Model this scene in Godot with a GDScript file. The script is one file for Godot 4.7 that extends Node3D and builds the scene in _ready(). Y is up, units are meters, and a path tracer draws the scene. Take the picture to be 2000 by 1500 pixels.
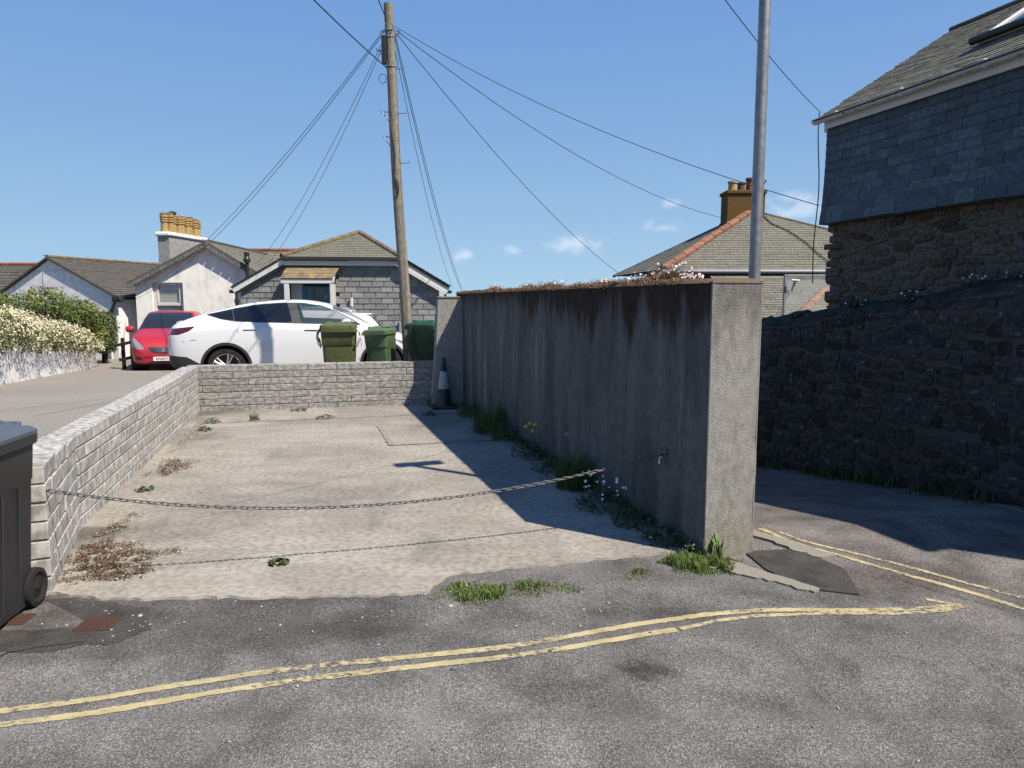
extends Node3D
# A concrete parking bay between a block wall and a rendered wall, lane and slate-hung house to the right.

const A := Vector3(1.161, 0, -4.184)          # near inner foot of the rendered wall
const D := Vector3(-0.287, 0, -0.958)         # the way the walls run, away from the street
const N := Vector3(0.958, 0, -0.287)          # across the lane
const UP := Vector3(0, 1, 0)
var rng := RandomNumberGenerator.new()
var nz := FastNoiseLite.new()
var used := {}
var M := {}


class MB:
	var v := PackedVector3Array()
	var n := PackedVector3Array()
	var c := PackedColorArray()
	var uv := PackedVector2Array()
	var col := Color.WHITE

	func tri(a: Vector3, b: Vector3, d: Vector3) -> void:   # counter-clockwise from outside
		var m := (b - a).cross(d - a).normalized()
		v.append(a); v.append(d); v.append(b)
		n.append(m); n.append(m); n.append(m)
		c.append(col); c.append(col); c.append(col)

	func tri_c(a: Vector3, b: Vector3, d: Vector3, ca: Color, cb: Color, cd: Color) -> void:
		var m := (b - a).cross(d - a).normalized()
		v.append(a); v.append(d); v.append(b)
		n.append(m); n.append(m); n.append(m)
		c.append(ca); c.append(cd); c.append(cb)

	func quad(a: Vector3, b: Vector3, d: Vector3, e: Vector3) -> void:
		tri(a, b, d); tri(a, d, e)

	func box(at: Vector3, size: Vector3, t := Transform3D()) -> void:
		var h := size / 2
		var p := []
		for k in 8:
			p.append(t * (at + Vector3(h.x * (1 if k & 1 else -1), h.y * (1 if k & 2 else -1), h.z * (1 if k & 4 else -1))))
		quad(p[4], p[5], p[7], p[6]); quad(p[1], p[0], p[2], p[3]); quad(p[5], p[1], p[3], p[7])
		quad(p[0], p[4], p[6], p[2]); quad(p[6], p[7], p[3], p[2]); quad(p[0], p[1], p[5], p[4])

	func cbox(at: Vector3, size: Vector3, ch: float, t := Transform3D()) -> void:   # chamfered box
		var h := size / 2
		var s := [-1.0, 1.0]
		var f := func(ax: int, q: Vector3) -> Vector3:
			var r := Vector3(q.x * (h.x - ch), q.y * (h.y - ch), q.z * (h.z - ch))
			r[ax] = q[ax] * h[ax]
			return t * (at + r)
		var out := t * at
		var put := func(a: Vector3, b: Vector3, d: Vector3, e: Vector3) -> void:
			if (b - a).cross(d - a).dot((a + d) / 2 - out) > 0: quad(a, b, d, e)
			else: quad(e, d, b, a)
		for ax in 3:
			var b1 := (ax + 1) % 3
			var b2 := (ax + 2) % 3
			for sg in s:
				var q := []
				for k in [[-1, -1], [1, -1], [1, 1], [-1, 1]]:
					var w := Vector3.ZERO
					w[ax] = sg; w[b1] = k[0]; w[b2] = k[1]
					q.append(f.call(ax, w))
				put.call(q[0], q[1], q[2], q[3])
				for sg2 in s:
					var w1 := Vector3.ZERO
					w1[ax] = sg; w1[b1] = sg2; w1[b2] = -1
					var w2 := w1
					w2[b2] = 1
					put.call(f.call(ax, w1), f.call(ax, w2), f.call(b1, w2), f.call(b1, w1))
		for k in 8:
			var w := Vector3(1 if k & 1 else -1, 1 if k & 2 else -1, 1 if k & 4 else -1)
			var a: Vector3 = f.call(0, w)
			var b: Vector3 = f.call(1, w)
			var d: Vector3 = f.call(2, w)
			if (b - a).cross(d - a).dot(a - out) > 0: tri(a, b, d)
			else: tri(a, d, b)

	func tube(pts: Array, radii, sides := 8, caps := true, flat := 1.0) -> void:
		var rings := []
		var side := Vector3.ZERO
		for i in pts.size():
			var dir: Vector3 = (pts[mini(i + 1, pts.size() - 1)] - pts[maxi(i - 1, 0)]).normalized()
			if i == 0:
				side = dir.cross(Vector3.UP if absf(dir.y) < 0.9 else Vector3.RIGHT).normalized()
			else:
				side = (side - dir * side.dot(dir)).normalized()
			var other := dir.cross(side)
			var r: float = radii[i] if radii is Array else radii
			var ring := []
			for k in sides:
				var a := TAU * k / sides
				ring.append(pts[i] + side * cos(a) * r + other * sin(a) * r * flat)
			rings.append(ring)
		for i in pts.size() - 1:
			for k in sides:
				var k2 := (k + 1) % sides
				quad(rings[i][k], rings[i][k2], rings[i + 1][k2], rings[i + 1][k])
		if caps:
			for k in range(1, sides - 1):
				tri(rings[0][0], rings[0][k + 1], rings[0][k])
				tri(rings[-1][0], rings[-1][k], rings[-1][k + 1])

	func lathe(prof: Array, sides: int, t := Transform3D()) -> void:   # prof: Vector2(r, y), bottom to top outside
		for i in prof.size() - 1:
			for k in sides:
				var a := TAU * k / sides
				var b := TAU * (k + 1) / sides
				var p0: Vector2 = prof[i]
				var p1: Vector2 = prof[i + 1]
				var q := [Vector3(cos(a) * p0.x, p0.y, -sin(a) * p0.x), Vector3(cos(b) * p0.x, p0.y, -sin(b) * p0.x), Vector3(cos(b) * p1.x, p1.y, -sin(b) * p1.x), Vector3(cos(a) * p1.x, p1.y, -sin(a) * p1.x)]
				if p0.x > 1e-5: tri(t * q[0], t * q[1], t * q[2])
				if p1.x > 1e-5: tri(t * q[0], t * q[2], t * q[3])

	func prism(poly: Array, depth: float, t := Transform3D()) -> void:   # Vector2 outline, counter-clockwise, extruded from z=0 to z=depth
		var pk := PackedVector2Array(poly)
		var idx := Geometry2D.triangulate_polygon(pk)
		for i in range(0, idx.size(), 3):
			var a := pk[idx[i]]
			var b := pk[idx[i + 1]]
			var d := pk[idx[i + 2]]
			if (b - a).cross(d - a) < 0:
				var x := b
				b = d
				d = x
			tri(t * Vector3(a.x, a.y, depth), t * Vector3(b.x, b.y, depth), t * Vector3(d.x, d.y, depth))
			tri(t * Vector3(a.x, a.y, 0), t * Vector3(d.x, d.y, 0), t * Vector3(b.x, b.y, 0))
		for i in pk.size():
			var a := pk[i]
			var b := pk[(i + 1) % pk.size()]
			quad(t * Vector3(a.x, a.y, 0), t * Vector3(b.x, b.y, 0), t * Vector3(b.x, b.y, depth), t * Vector3(a.x, a.y, depth))

	func soup(p: PackedVector3Array) -> void:   # counter-clockwise triangles
		for i in range(0, p.size(), 3):
			tri(p[i], p[i + 1], p[i + 2])

	func smooth(crease := 40.0) -> void:
		var at := {}
		for i in v.size():
			var key := Vector3i((v[i] * 5000.0).round())
			if not at.has(key): at[key] = PackedInt32Array()
			at[key].append(i)
		var lim := cos(deg_to_rad(crease))
		var out := n.duplicate()
		for key in at:
			var l: PackedInt32Array = at[key]
			if l.size() < 2: continue
			for i in l:
				var s := Vector3.ZERO
				for j in l:
					if n[i].dot(n[j]) > lim: s += n[j]
				if s.length() > 1e-6: out[i] = s.normalized()
		n = out

	func mesh() -> ArrayMesh:
		var arr := []
		arr.resize(Mesh.ARRAY_MAX)
		arr[Mesh.ARRAY_VERTEX] = v
		arr[Mesh.ARRAY_NORMAL] = n
		arr[Mesh.ARRAY_COLOR] = c
		if uv.size() == v.size(): arr[Mesh.ARRAY_TEX_UV] = uv
		var m := ArrayMesh.new()
		m.add_surface_from_arrays(Mesh.PRIMITIVE_TRIANGLES, arr)
		return m


func numbered(called: String) -> String:
	used[called] = used.get(called, -1) + 1
	return called if used[called] == 0 else "%s_%03d" % [called, used[called]]

func put(mb, mat: Material, called: String, parent: Node = self) -> MeshInstance3D:
	var o := MeshInstance3D.new()
	o.mesh = mb.mesh() if mb is MB else mb
	o.material_override = mat
	o.name = numbered(called) if parent == self else called
	parent.add_child(o, true)
	return o

func tag(o: Node, label: String, category: String, group := "") -> Node:
	o.set_meta("label", label)
	o.set_meta("category", category)
	if group: o.set_meta("group", group)
	return o

func thing(called: String, label: String, category: String, at := Vector3.ZERO, yaw := 0.0, group := "") -> Node3D:
	var o := Node3D.new()
	o.name = numbered(called)
	add_child(o)
	o.position = at
	o.rotation_degrees.y = yaw
	tag(o, label, category, group)
	return o

func struct(o: Node) -> Node:
	o.set_meta("kind", "structure")
	return o

func stuff(o: Node) -> Node:
	o.set_meta("kind", "stuff")
	return o

func rnd(a: float, b: float) -> float:
	return rng.randf_range(a, b)

func lin(r: float, g: float, b: float) -> Color:      # linear reflectance to a colour setting
	return Color(r, g, b).linear_to_srgb()

func tone(v: float) -> Color:
	return Color(v, v, v)

func noise_tex(kind: int, freq: float, stops: Array, octaves := 3, size := 512, ret := -1, seed_ := 1) -> NoiseTexture2D:
	var f := FastNoiseLite.new()
	f.seed = seed_
	f.noise_type = kind
	f.frequency = freq
	f.fractal_octaves = octaves
	if kind == FastNoiseLite.TYPE_CELLULAR:
		f.fractal_type = FastNoiseLite.FRACTAL_NONE if octaves < 2 else FastNoiseLite.FRACTAL_FBM
		f.cellular_return_type = ret if ret >= 0 else FastNoiseLite.RETURN_CELL_VALUE
	var t := NoiseTexture2D.new()
	t.width = size
	t.height = size
	t.seamless = true
	t.seamless_blend_skirt = 0.15
	t.noise = f
	if stops.size():
		var g := Gradient.new()
		var off := PackedFloat32Array()
		var cs := PackedColorArray()
		for s in stops:
			off.append(s[0])
			cs.append(s[1])
		g.offsets = off
		g.colors = cs
		t.color_ramp = g
	return t

func mat(called: String, color: Color, rough := 0.9, o := {}) -> StandardMaterial3D:
	var m := StandardMaterial3D.new()
	m.resource_name = called
	var cl := color.srgb_to_linear() * 0.84
	m.albedo_color = Color(cl.r, cl.g, cl.b).linear_to_srgb()
	m.roughness = rough
	m.metallic = o.get("metal", 0.0)
	m.metallic_specular = o.get("spec", 0.5 if rough < 0.8 else 0.28)
	m.vertex_color_use_as_albedo = o.get("vc", true)
	if o.has("tex"):
		m.albedo_texture = o.tex
		m.uv1_triplanar = true
		m.uv1_world_triplanar = o.get("world", true)
		var s = o.get("scale", 1.0)
		m.uv1_scale = s if s is Vector3 else Vector3.ONE * s
	if o.has("bump"):
		m.heightmap_enabled = true
		m.heightmap_texture = o.bump
		m.heightmap_scale = o.get("bump_cm", 0.3)
		if not o.has("tex"):
			m.uv1_triplanar = true
			m.uv1_world_triplanar = o.get("world", true)
			var s = o.get("scale", 1.0)
			m.uv1_scale = s if s is Vector3 else Vector3.ONE * s
	if o.has("detail"):
		m.detail_enabled = true
		m.detail_albedo = o.detail
		m.detail_blend_mode = BaseMaterial3D.BLEND_MODE_MUL
		m.detail_uv_layer = BaseMaterial3D.DETAIL_UV_2
		m.uv2_triplanar = true
		m.uv2_world_triplanar = o.get("world", true)
		var s2 = o.get("scale2", 0.3)
		m.uv2_scale = s2 if s2 is Vector3 else Vector3.ONE * s2
	if o.has("alpha"):
		m.transparency = BaseMaterial3D.TRANSPARENCY_ALPHA
		m.albedo_color.a = o.alpha
	if o.has("coat"):
		m.clearcoat_enabled = true
		m.clearcoat = o.coat
		m.clearcoat_roughness = 0.04
	if o.has("back"):
		m.backlight_enabled = true
		m.backlight = o.back
	M[called] = m
	return m

func g(v: float) -> Color:        # grey setting in the plain 0-1 picture scale
	return Color(v, v, v)

func materials() -> void:
	var SX := FastNoiseLite.TYPE_SIMPLEX_SMOOTH
	var CE := FastNoiseLite.TYPE_CELLULAR
	var chips := noise_tex(CE, 0.17, [[0.0, g(0.46)], [0.25, g(0.58)], [0.6, g(0.68)], [0.88, g(0.80)], [1.0, g(1.0)]], 1, 1024)
	var chips_h := noise_tex(CE, 0.17, [], 1, 1024, FastNoiseLite.RETURN_DISTANCE)
	var blot := noise_tex(SX, 0.012, [[0.0, g(0.72)], [0.5, g(0.9)], [1.0, g(1.0)]], 5, 512, -1, 4)
	var grit := noise_tex(SX, 0.12, [[0.0, g(0.62)], [0.4, g(0.84)], [0.7, g(0.95)], [1.0, g(1.0)]], 4, 1024, -1, 7)
	var grit_h := noise_tex(SX, 0.12, [], 4, 1024, -1, 7)
	var brushed := noise_tex(SX, 0.02, [[0.0, Color(0.78, 0.76, 0.74)], [0.35, Color(0.89, 0.88, 0.865)], [0.65, Color(0.96, 0.955, 0.94)], [1.0, g(1.0)]], 6, 1024, -1, 11)
	var bloom := noise_tex(SX, 0.011, [[0.0, g(0.58)], [0.4, g(0.73)], [0.6, g(0.87)], [1.0, g(1.0)]], 6, 1024, -1, 15)
	var fine_h := noise_tex(SX, 0.05, [], 5, 512, -1, 21)
	var streak := noise_tex(SX, 0.03, [[0.0, g(0.6)], [0.5, g(0.85)], [1.0, g(1.0)]], 4, 512, -1, 25)
	var lichen := noise_tex(SX, 0.02, [[0.0, Color(0.66, 0.65, 0.63)], [0.55, Color(0.86, 0.86, 0.84)], [0.75, Color(0.95, 0.93, 0.85)], [1.0, Color(1.0, 0.99, 0.93)]], 6, 512, -1, 31)
	var grain := noise_tex(SX, 0.02, [[0.0, Color(0.5, 0.48, 0.455)], [0.5, Color(0.78, 0.76, 0.73)], [1.0, g(1.0)]], 5, 512, -1, 35)
	mat("asphalt", lin(0.50, 0.485, 0.465), 0.92, {"tex": chips, "scale": 1.35, "bump": chips_h, "bump_cm": -0.22, "detail": blot, "scale2": 0.37})
	mat("asphalt_smooth", lin(0.20, 0.19, 0.18), 0.95, {"tex": chips, "scale": 2.2, "bump": grit_h, "bump_cm": 0.3, "detail": blot, "scale2": 0.6})
	mat("concrete_pad", lin(0.535, 0.51, 0.468), 0.93, {"tex": brushed, "scale": Vector3(0.8, 0.8, 0.9), "bump": grit_h, "bump_cm": 0.16, "detail": grit, "scale2": 1.7})
	mat("driveway", lin(0.52, 0.49, 0.445), 0.95, {"tex": grit, "scale": 1.0, "bump": grit_h, "bump_cm": 0.35, "detail": grit, "scale2": 0.31})
	mat("yellow_paint", lin(0.64, 0.55, 0.31), 0.85, {"tex": grit, "scale": 1.3, "bump": chips_h, "bump_cm": -0.15})
	for k in 4:
		var f: float = [1.0, 0.84, 0.93, 0.74][k]
		mat("block_bloom_%d" % k, lin(0.90 * lerpf(f, 1.0, 0.4), 0.885 * lerpf(f, 1.0, 0.4), 0.84 * lerpf(f, 1.0, 0.4)), 0.95, {"tex": bloom, "scale": Vector3(1.3, 0.7, 1.3), "bump": grit_h, "bump_cm": 0.12, "detail": grit, "scale2": 2.3})
		mat("block_grey_%d" % k, lin(0.69 * lerpf(f, 1.0, 0.2), 0.675 * lerpf(f, 1.0, 0.2), 0.63 * lerpf(f, 1.0, 0.2)), 0.95, {"tex": bloom, "scale": Vector3(1.1, 1.6, 1.1), "bump": grit_h, "bump_cm": 0.12, "detail": grit, "scale2": 2.3})
	mat("mortar", lin(0.36, 0.345, 0.315), 0.97, {"tex": grit, "scale": 2.0})
	mat("render_wall", lin(0.46, 0.45, 0.43), 0.95, {"tex": noise_tex(SX, 0.02, [[0.0, g(0.78)], [0.5, g(0.92)], [1.0, g(1.0)]], 6, 1024, -1, 65), "scale": Vector3(1.1, 0.45, 1.1), "bump": grit_h, "bump_cm": 0.45, "detail": grit, "scale2": 2.1})
	mat("render_moss", lin(0.20, 0.145, 0.10), 0.98, {"tex": grit, "scale": 2.4, "bump": fine_h, "bump_cm": 1.0})
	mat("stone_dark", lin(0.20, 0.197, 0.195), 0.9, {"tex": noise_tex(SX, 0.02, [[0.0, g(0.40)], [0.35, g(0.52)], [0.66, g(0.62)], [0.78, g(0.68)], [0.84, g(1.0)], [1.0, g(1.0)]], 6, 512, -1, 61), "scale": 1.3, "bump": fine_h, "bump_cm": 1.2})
	mat("stone_brown", lin(0.33, 0.285, 0.25), 0.92, {"tex": grain, "scale": 2.2, "bump": fine_h, "bump_cm": 1.0, "detail": lichen, "scale2": 2.0})
	mat("stone_mortar", lin(0.12, 0.113, 0.105), 0.97, {"tex": grit, "scale": 2.0, "bump": fine_h, "bump_cm": 1.0})
	mat("house_mortar", lin(0.20, 0.175, 0.155), 0.97, {"tex": grit, "scale": 2.0, "bump": fine_h, "bump_cm": 1.0})
	mat("earth", lin(0.12, 0.12, 0.105), 0.98, {"tex": grain, "scale": 3.0, "bump": fine_h, "bump_cm": 2.0})
	for k in 4:
		var f: float = [1.0, 0.72, 1.35, 0.92][k]
		mat("slate_blue_%d" % k, lin(0.12 * f, 0.155 * f, 0.19 * f), 0.55, {"tex": streak, "scale": Vector3(2.5, 1.2, 2.5), "bump": fine_h, "bump_cm": 0.25, "detail": bloom, "scale2": 1.2})
		mat("slate_grey_%d" % k, lin(0.27 * lerpf(f, 1.0, 0.4), 0.28 * lerpf(f, 1.0, 0.4), 0.28 * lerpf(f, 1.0, 0.4)), 0.7, {"tex": streak, "scale": Vector3(1.5, 1.0, 1.5), "bump": fine_h, "bump_cm": 0.3})
	mat("slate_roof", lin(0.25, 0.248, 0.225), 0.85, {"tex": lichen, "scale": 1.6, "bump": fine_h, "bump_cm": 0.4})
	mat("slate_roof_dark", lin(0.14, 0.135, 0.13), 0.85, {"tex": lichen, "scale": 0.8, "bump": fine_h, "bump_cm": 0.4})
	mat("slate_lichen", lin(0.40, 0.355, 0.275), 0.9, {"tex": noise_tex(SX, 0.03, [[0.0, Color(0.62, 0.61, 0.58)], [0.5, Color(0.80, 0.77, 0.70)], [0.68, Color(0.86, 0.80, 0.68)], [0.74, Color(1.0, 0.76, 0.40)], [0.82, Color(1.0, 0.88, 0.72)], [1.0, g(1.0)]], 5, 256, -1, 41), "scale": 0.6})
	mat("terracotta", lin(0.42, 0.15, 0.10), 0.85, {"tex": grain, "scale": 1.4})
	mat("terracotta_pale", lin(0.46, 0.235, 0.175), 0.9, {"tex": grain, "scale": 1.6})
	mat("ridge_lichen", lin(0.27, 0.215, 0.14), 0.95, {"tex": lichen, "scale": 2.5, "bump": fine_h, "bump_cm": 1.0})
	mat("white_render", lin(0.92, 0.92, 0.87), 0.93, {"tex": noise_tex(SX, 0.012, [[0.0, g(0.84)], [0.4, g(0.94)], [1.0, g(1.0)]], 6, 512, -1, 45), "scale": Vector3(0.5, 0.25, 0.5), "bump": grit_h, "bump_cm": 0.3})
	mat("white_paint", lin(0.80, 0.80, 0.79), 0.5, {"tex": grit, "scale": 0.8})
	mat("white_wall", lin(0.86, 0.855, 0.85), 0.92, {"tex": noise_tex(SX, 0.02, [[0.0, g(0.86)], [1.0, g(1.0)]], 5, 256, -1, 69), "scale": 0.8, "bump": fine_h, "bump_cm": 0.15})
	mat("grey_render", lin(0.42, 0.42, 0.42), 0.95, {"tex": streak, "scale": Vector3(1.2, 0.3, 1.2)})
	mat("buff_pot", lin(0.62, 0.45, 0.21), 0.85, {"tex": grain, "scale": 2.0})
	mat("brick_lichen", lin(0.20, 0.15, 0.09), 0.95, {"tex": noise_tex(SX, 0.05, [[0.0, Color(0.55, 0.5, 0.45)], [0.5, Color(0.85, 0.75, 0.6)], [1.0, Color(1.0, 0.95, 0.7)]], 4, 256, -1, 51), "scale": Vector3(1.2, 3.5, 1.2)})
	mat("black_plastic", lin(0.018, 0.018, 0.019), 0.45, {})
	mat("black_trim", lin(0.022, 0.022, 0.023), 0.6, {})
	mat("bin_grey", lin(0.024, 0.025, 0.028), 0.55, {"bump": fine_h, "bump_cm": 0.06, "scale": 3.0})
	mat("bin_lid_blue", lin(0.075, 0.092, 0.115), 0.45, {"bump": fine_h, "bump_cm": 0.06, "scale": 3.0})
	mat("bin_olive", lin(0.115, 0.135, 0.045), 0.55, {"tex": blot, "scale": 2.0})
	mat("bin_green", lin(0.10, 0.17, 0.072), 0.5, {"tex": blot, "scale": 2.0})
	mat("bin_dark_green", lin(0.015, 0.07, 0.035), 0.45, {"tex": blot, "scale": 2.0})
	mat("bag", lin(0.75, 0.76, 0.74), 0.35, {"back": Color(0.3, 0.3, 0.3)})
	mat("car_white", lin(0.66, 0.67, 0.685), 0.28, {"coat": 1.0})
	mat("car_red", lin(0.38, 0.008, 0.02), 0.45, {"coat": 0.5})
	mat("glass_dark", lin(0.008, 0.009, 0.011), 0.04, {"spec": 0.6})
	mat("glass_clear", lin(0.08, 0.13, 0.13), 0.03, {"alpha": 0.35})
	mat("glass_tinted", lin(0.03, 0.035, 0.04), 0.03, {"alpha": 0.6})
	mat("pane", lin(0.8, 0.85, 0.85), 0.02, {"alpha": 0.12})
	mat("rubber", lin(0.022, 0.022, 0.022), 0.85, {})
	mat("alloy", lin(0.55, 0.55, 0.56), 0.32, {"metal": 0.9})
	mat("chrome", lin(0.7, 0.7, 0.72), 0.12, {"metal": 1.0})
	mat("lamp_red", lin(0.07, 0.004, 0.006), 0.08, {"coat": 1.0})
	mat("lamp_clear", lin(0.22, 0.23, 0.25), 0.15, {"coat": 1.0})
	mat("seat", lin(0.12, 0.12, 0.125), 0.8, {})
	mat("plate", lin(0.80, 0.80, 0.78), 0.4, {})
	mat("galvanised", lin(0.34, 0.35, 0.36), 0.5, {"metal": 0.55, "tex": blot, "scale": 1.6})
	mat("chain", lin(0.15, 0.15, 0.145), 0.55, {"metal": 0.6})
	mat("brass", lin(0.6, 0.6, 0.58), 0.35, {"metal": 0.8})
	mat("pole_wood", lin(0.44, 0.415, 0.365), 0.92, {"tex": grain, "scale": Vector3(9.0, 0.7, 9.0), "bump": fine_h, "bump_cm": 0.6})
	mat("cable", lin(0.03, 0.032, 0.036), 0.6, {})
	mat("rust_iron", lin(0.13, 0.07, 0.052), 0.9, {"tex": grit, "scale": 3.0, "bump": grit_h, "bump_cm": 0.4})
	mat("leaf", lin(1.0, 1.0, 1.0), 0.7, {"back": Color(0.35, 0.4, 0.15)})
	mat("litter", lin(1.0, 1.0, 1.0), 0.95, {})
	mat("door_teal", lin(0.02, 0.17, 0.25), 0.4, {})
	mat("blind", lin(0.42, 0.42, 0.40), 0.8, {})
	mat("cone_sleeve", lin(0.46, 0.46, 0.45), 0.7, {"tex": blot, "scale": 3.0})
	mat("grey_plastic", lin(0.25, 0.26, 0.27), 0.5, {})
	mat("joint_soil", lin(0.09, 0.08, 0.06), 1.0, {"tex": grit, "scale": 3.0})
	mat("cement", lin(0.36, 0.335, 0.29), 0.95, {"tex": grit, "scale": 2.0, "bump": grit_h, "bump_cm": 0.3})
	mat("tar", lin(0.045, 0.044, 0.043), 0.75, {})
	mat("terrain", lin(0.10, 0.12, 0.06), 1.0, {"tex": blot, "scale": 0.05})
	mat("wood_dark", lin(0.05, 0.04, 0.035), 0.9, {"tex": grain, "scale": 4.0})

func n2(x: float, y: float, f: float, s := 0) -> float:
	nz.seed = s
	nz.frequency = f
	return nz.get_noise_2d(x, y)

func n3(p: Vector3, f: float, s := 0) -> float:
	nz.seed = s
	nz.frequency = f
	return nz.get_noise_3dv(p)

func sky_cover() -> ImageTexture:
	var w := 2048
	var h := 1024
	var im := Image.create(w, h, false, Image.FORMAT_RGBAF)
	im.fill(Color(0, 0, 0, 0))
	for y in range(400, 512):
		var el := (0.5 - (y + 0.5) / h) * 180.0
		for x in w:
			var az := wrapf((x + 0.5) / w * 360.0, -180.0, 180.0)
			var band := smoothstep(1.5, 3.5, el) * smoothstep(12.0, 6.0, el)
			if band <= 0.0: continue
			var a := deg_to_rad(az)
			var q := Vector3(cos(a) * 6.0, el * 0.22, sin(a) * 6.0)
			var rough := 0.8 + n3(q, 2.6, 202) * 1.2 + n3(q, 7.0, 203) * 1.0
			var d := 0.0
			# a few small fair-weather clouds low over the sea
			for c in [[5.2, 4.3, 2.3, 0.75], [11.6, 5.7, 1.5, 0.55], [12.2, 7.5, 0.8, 0.45], [21.4, 6.9, 2.6, 0.9], [-0.1, 4.0, 0.9, 0.35], [-3.9, 3.5, 0.9, 0.5], [-41.0, 4.4, 2.5, 0.7], [52.0, 6.0, 4.0, 1.2], [75.0, 5.0, 3.5, 0.9], [110.0, 7.0, 4.0, 1.1], [160.0, 5.0, 3.0, 0.9], [-120.0, 6.0, 4.0, 1.0], [-85.0, 5.0, 3.0, 0.8]]:
				d += rough * exp(-pow((az - c[0]) / c[2], 2.0) - pow((el - c[1]) / c[3], 2.0))
			var k := smoothstep(0.12, 0.95, d) * band
			if k > 0.0: im.set_pixel(x, y, Color(0.15 * k, 0.115 * k, 0.08 * k, 1.0))
	return ImageTexture.create_from_image(im)

func _ready() -> void:
	rng.seed = 20240611
	nz.noise_type = FastNoiseLite.TYPE_SIMPLEX_SMOOTH
	nz.fractal_octaves = 3
	var cam := Camera3D.new()
	cam.name = "camera"
	add_child(cam)
	cam.position = Vector3(0, 1.55, 0)
	cam.rotation.x = -atan(162.0 / 1400.0)
	cam.fov = 56.36
	cam.far = 6000.0
	cam.near = 0.05
	cam.current = true
	var env := Environment.new()
	env.background_mode = Environment.BG_SKY
	var sky := Sky.new()
	var sm := ProceduralSkyMaterial.new()
	sm.sky_top_color = lin(0.068, 0.163, 0.385)
	sm.sky_horizon_color = lin(0.255, 0.385, 0.49)
	sm.sky_curve = 0.16
	sm.ground_bottom_color = lin(0.10, 0.10, 0.09)
	sm.ground_horizon_color = lin(0.2, 0.28, 0.35)
	sm.sun_angle_max = 1.0
	sm.sky_cover = sky_cover()
	sky.sky_material = sm
	env.sky = sky
	env.tonemap_mode = Environment.TONE_MAPPER_LINEAR
	env.tonemap_exposure = 1.72
	env.sdfgi_enabled = true
	env.ssao_enabled = true
	env.ssil_enabled = true
	var we := WorldEnvironment.new()
	we.name = "environment"
	we.environment = env
	add_child(we)
	var sun := DirectionalLight3D.new()
	sun.name = "sun"
	add_child(sun)
	sun.look_at_from_position(Vector3.ZERO, Vector3(-0.644, -1.0, -0.419))
	sun.light_energy = 1.6
	sun.light_color = Color(1.0, 0.955, 0.89)
	sun.light_angular_distance = 0.5
	sun.shadow_enabled = true
	materials()
	road()
	markings()
	pad()
	driveway()
	print("ground")
	block_walls()
	rendered_wall()
	lane_house()
	print("walls")
	bungalow()
	white_house()
	left_house()
	far_roofs()
	hip_house()
	print("houses")
	white_car()
	red_car()
	suv()
	print("cars")
	bins()
	cone()
	chain()
	covers()
	telegraph_pole()
	wires()
	lamp_post()
	fence()
	print("things")
	hedge()
	small_plants()
	print("plants")

# ---------------------------------------------------------------- ground

func lane_y(p: Vector3) -> float:
	var r := p - A
	var q := r.dot(N)
	var s := r.dot(D)
	return -0.12 * maxf(0.0, s - 0.3) * smoothstep(0.1, 0.45, q) - 0.05 * smoothstep(0.5, 0.9, s) * (1.0 - smoothstep(0.0, 0.3, q))

func axis(lo: float, hi: float, f0: float, f1: float, fine: float, coarse: float) -> Array:
	var out := []
	var x := lo
	while x < hi:
		out.append(x)
		x += fine if x >= f0 - 1e-4 and x < f1 else minf(coarse, f0 - x) if x < f0 else coarse
	out.append(hi)
	return out

func grid(xs: Array, zs: Array, place: Callable, color: Callable) -> MB:
	var b := MB.new()
	var pts := []
	var cols := []
	for x in xs:
		var pr := []
		var cr := []
		for z in zs:
			var p: Vector3 = place.call(x, z)
			pr.append(p)
			cr.append(color.call(p))
		pts.append(pr)
		cols.append(cr)
	for i in xs.size() - 1:
		for j in zs.size() - 1:
			b.tri_c(pts[i][j], pts[i][j + 1], pts[i + 1][j + 1], cols[i][j], cols[i][j + 1], cols[i + 1][j + 1])
			b.tri_c(pts[i][j], pts[i + 1][j + 1], pts[i + 1][j], cols[i][j], cols[i + 1][j + 1], cols[i + 1][j])
	return b

func in_poly(p: Vector3, poly: Array) -> bool:
	return Geometry2D.is_point_in_polygon(Vector2(p.x, p.z), PackedVector2Array(poly))

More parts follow.
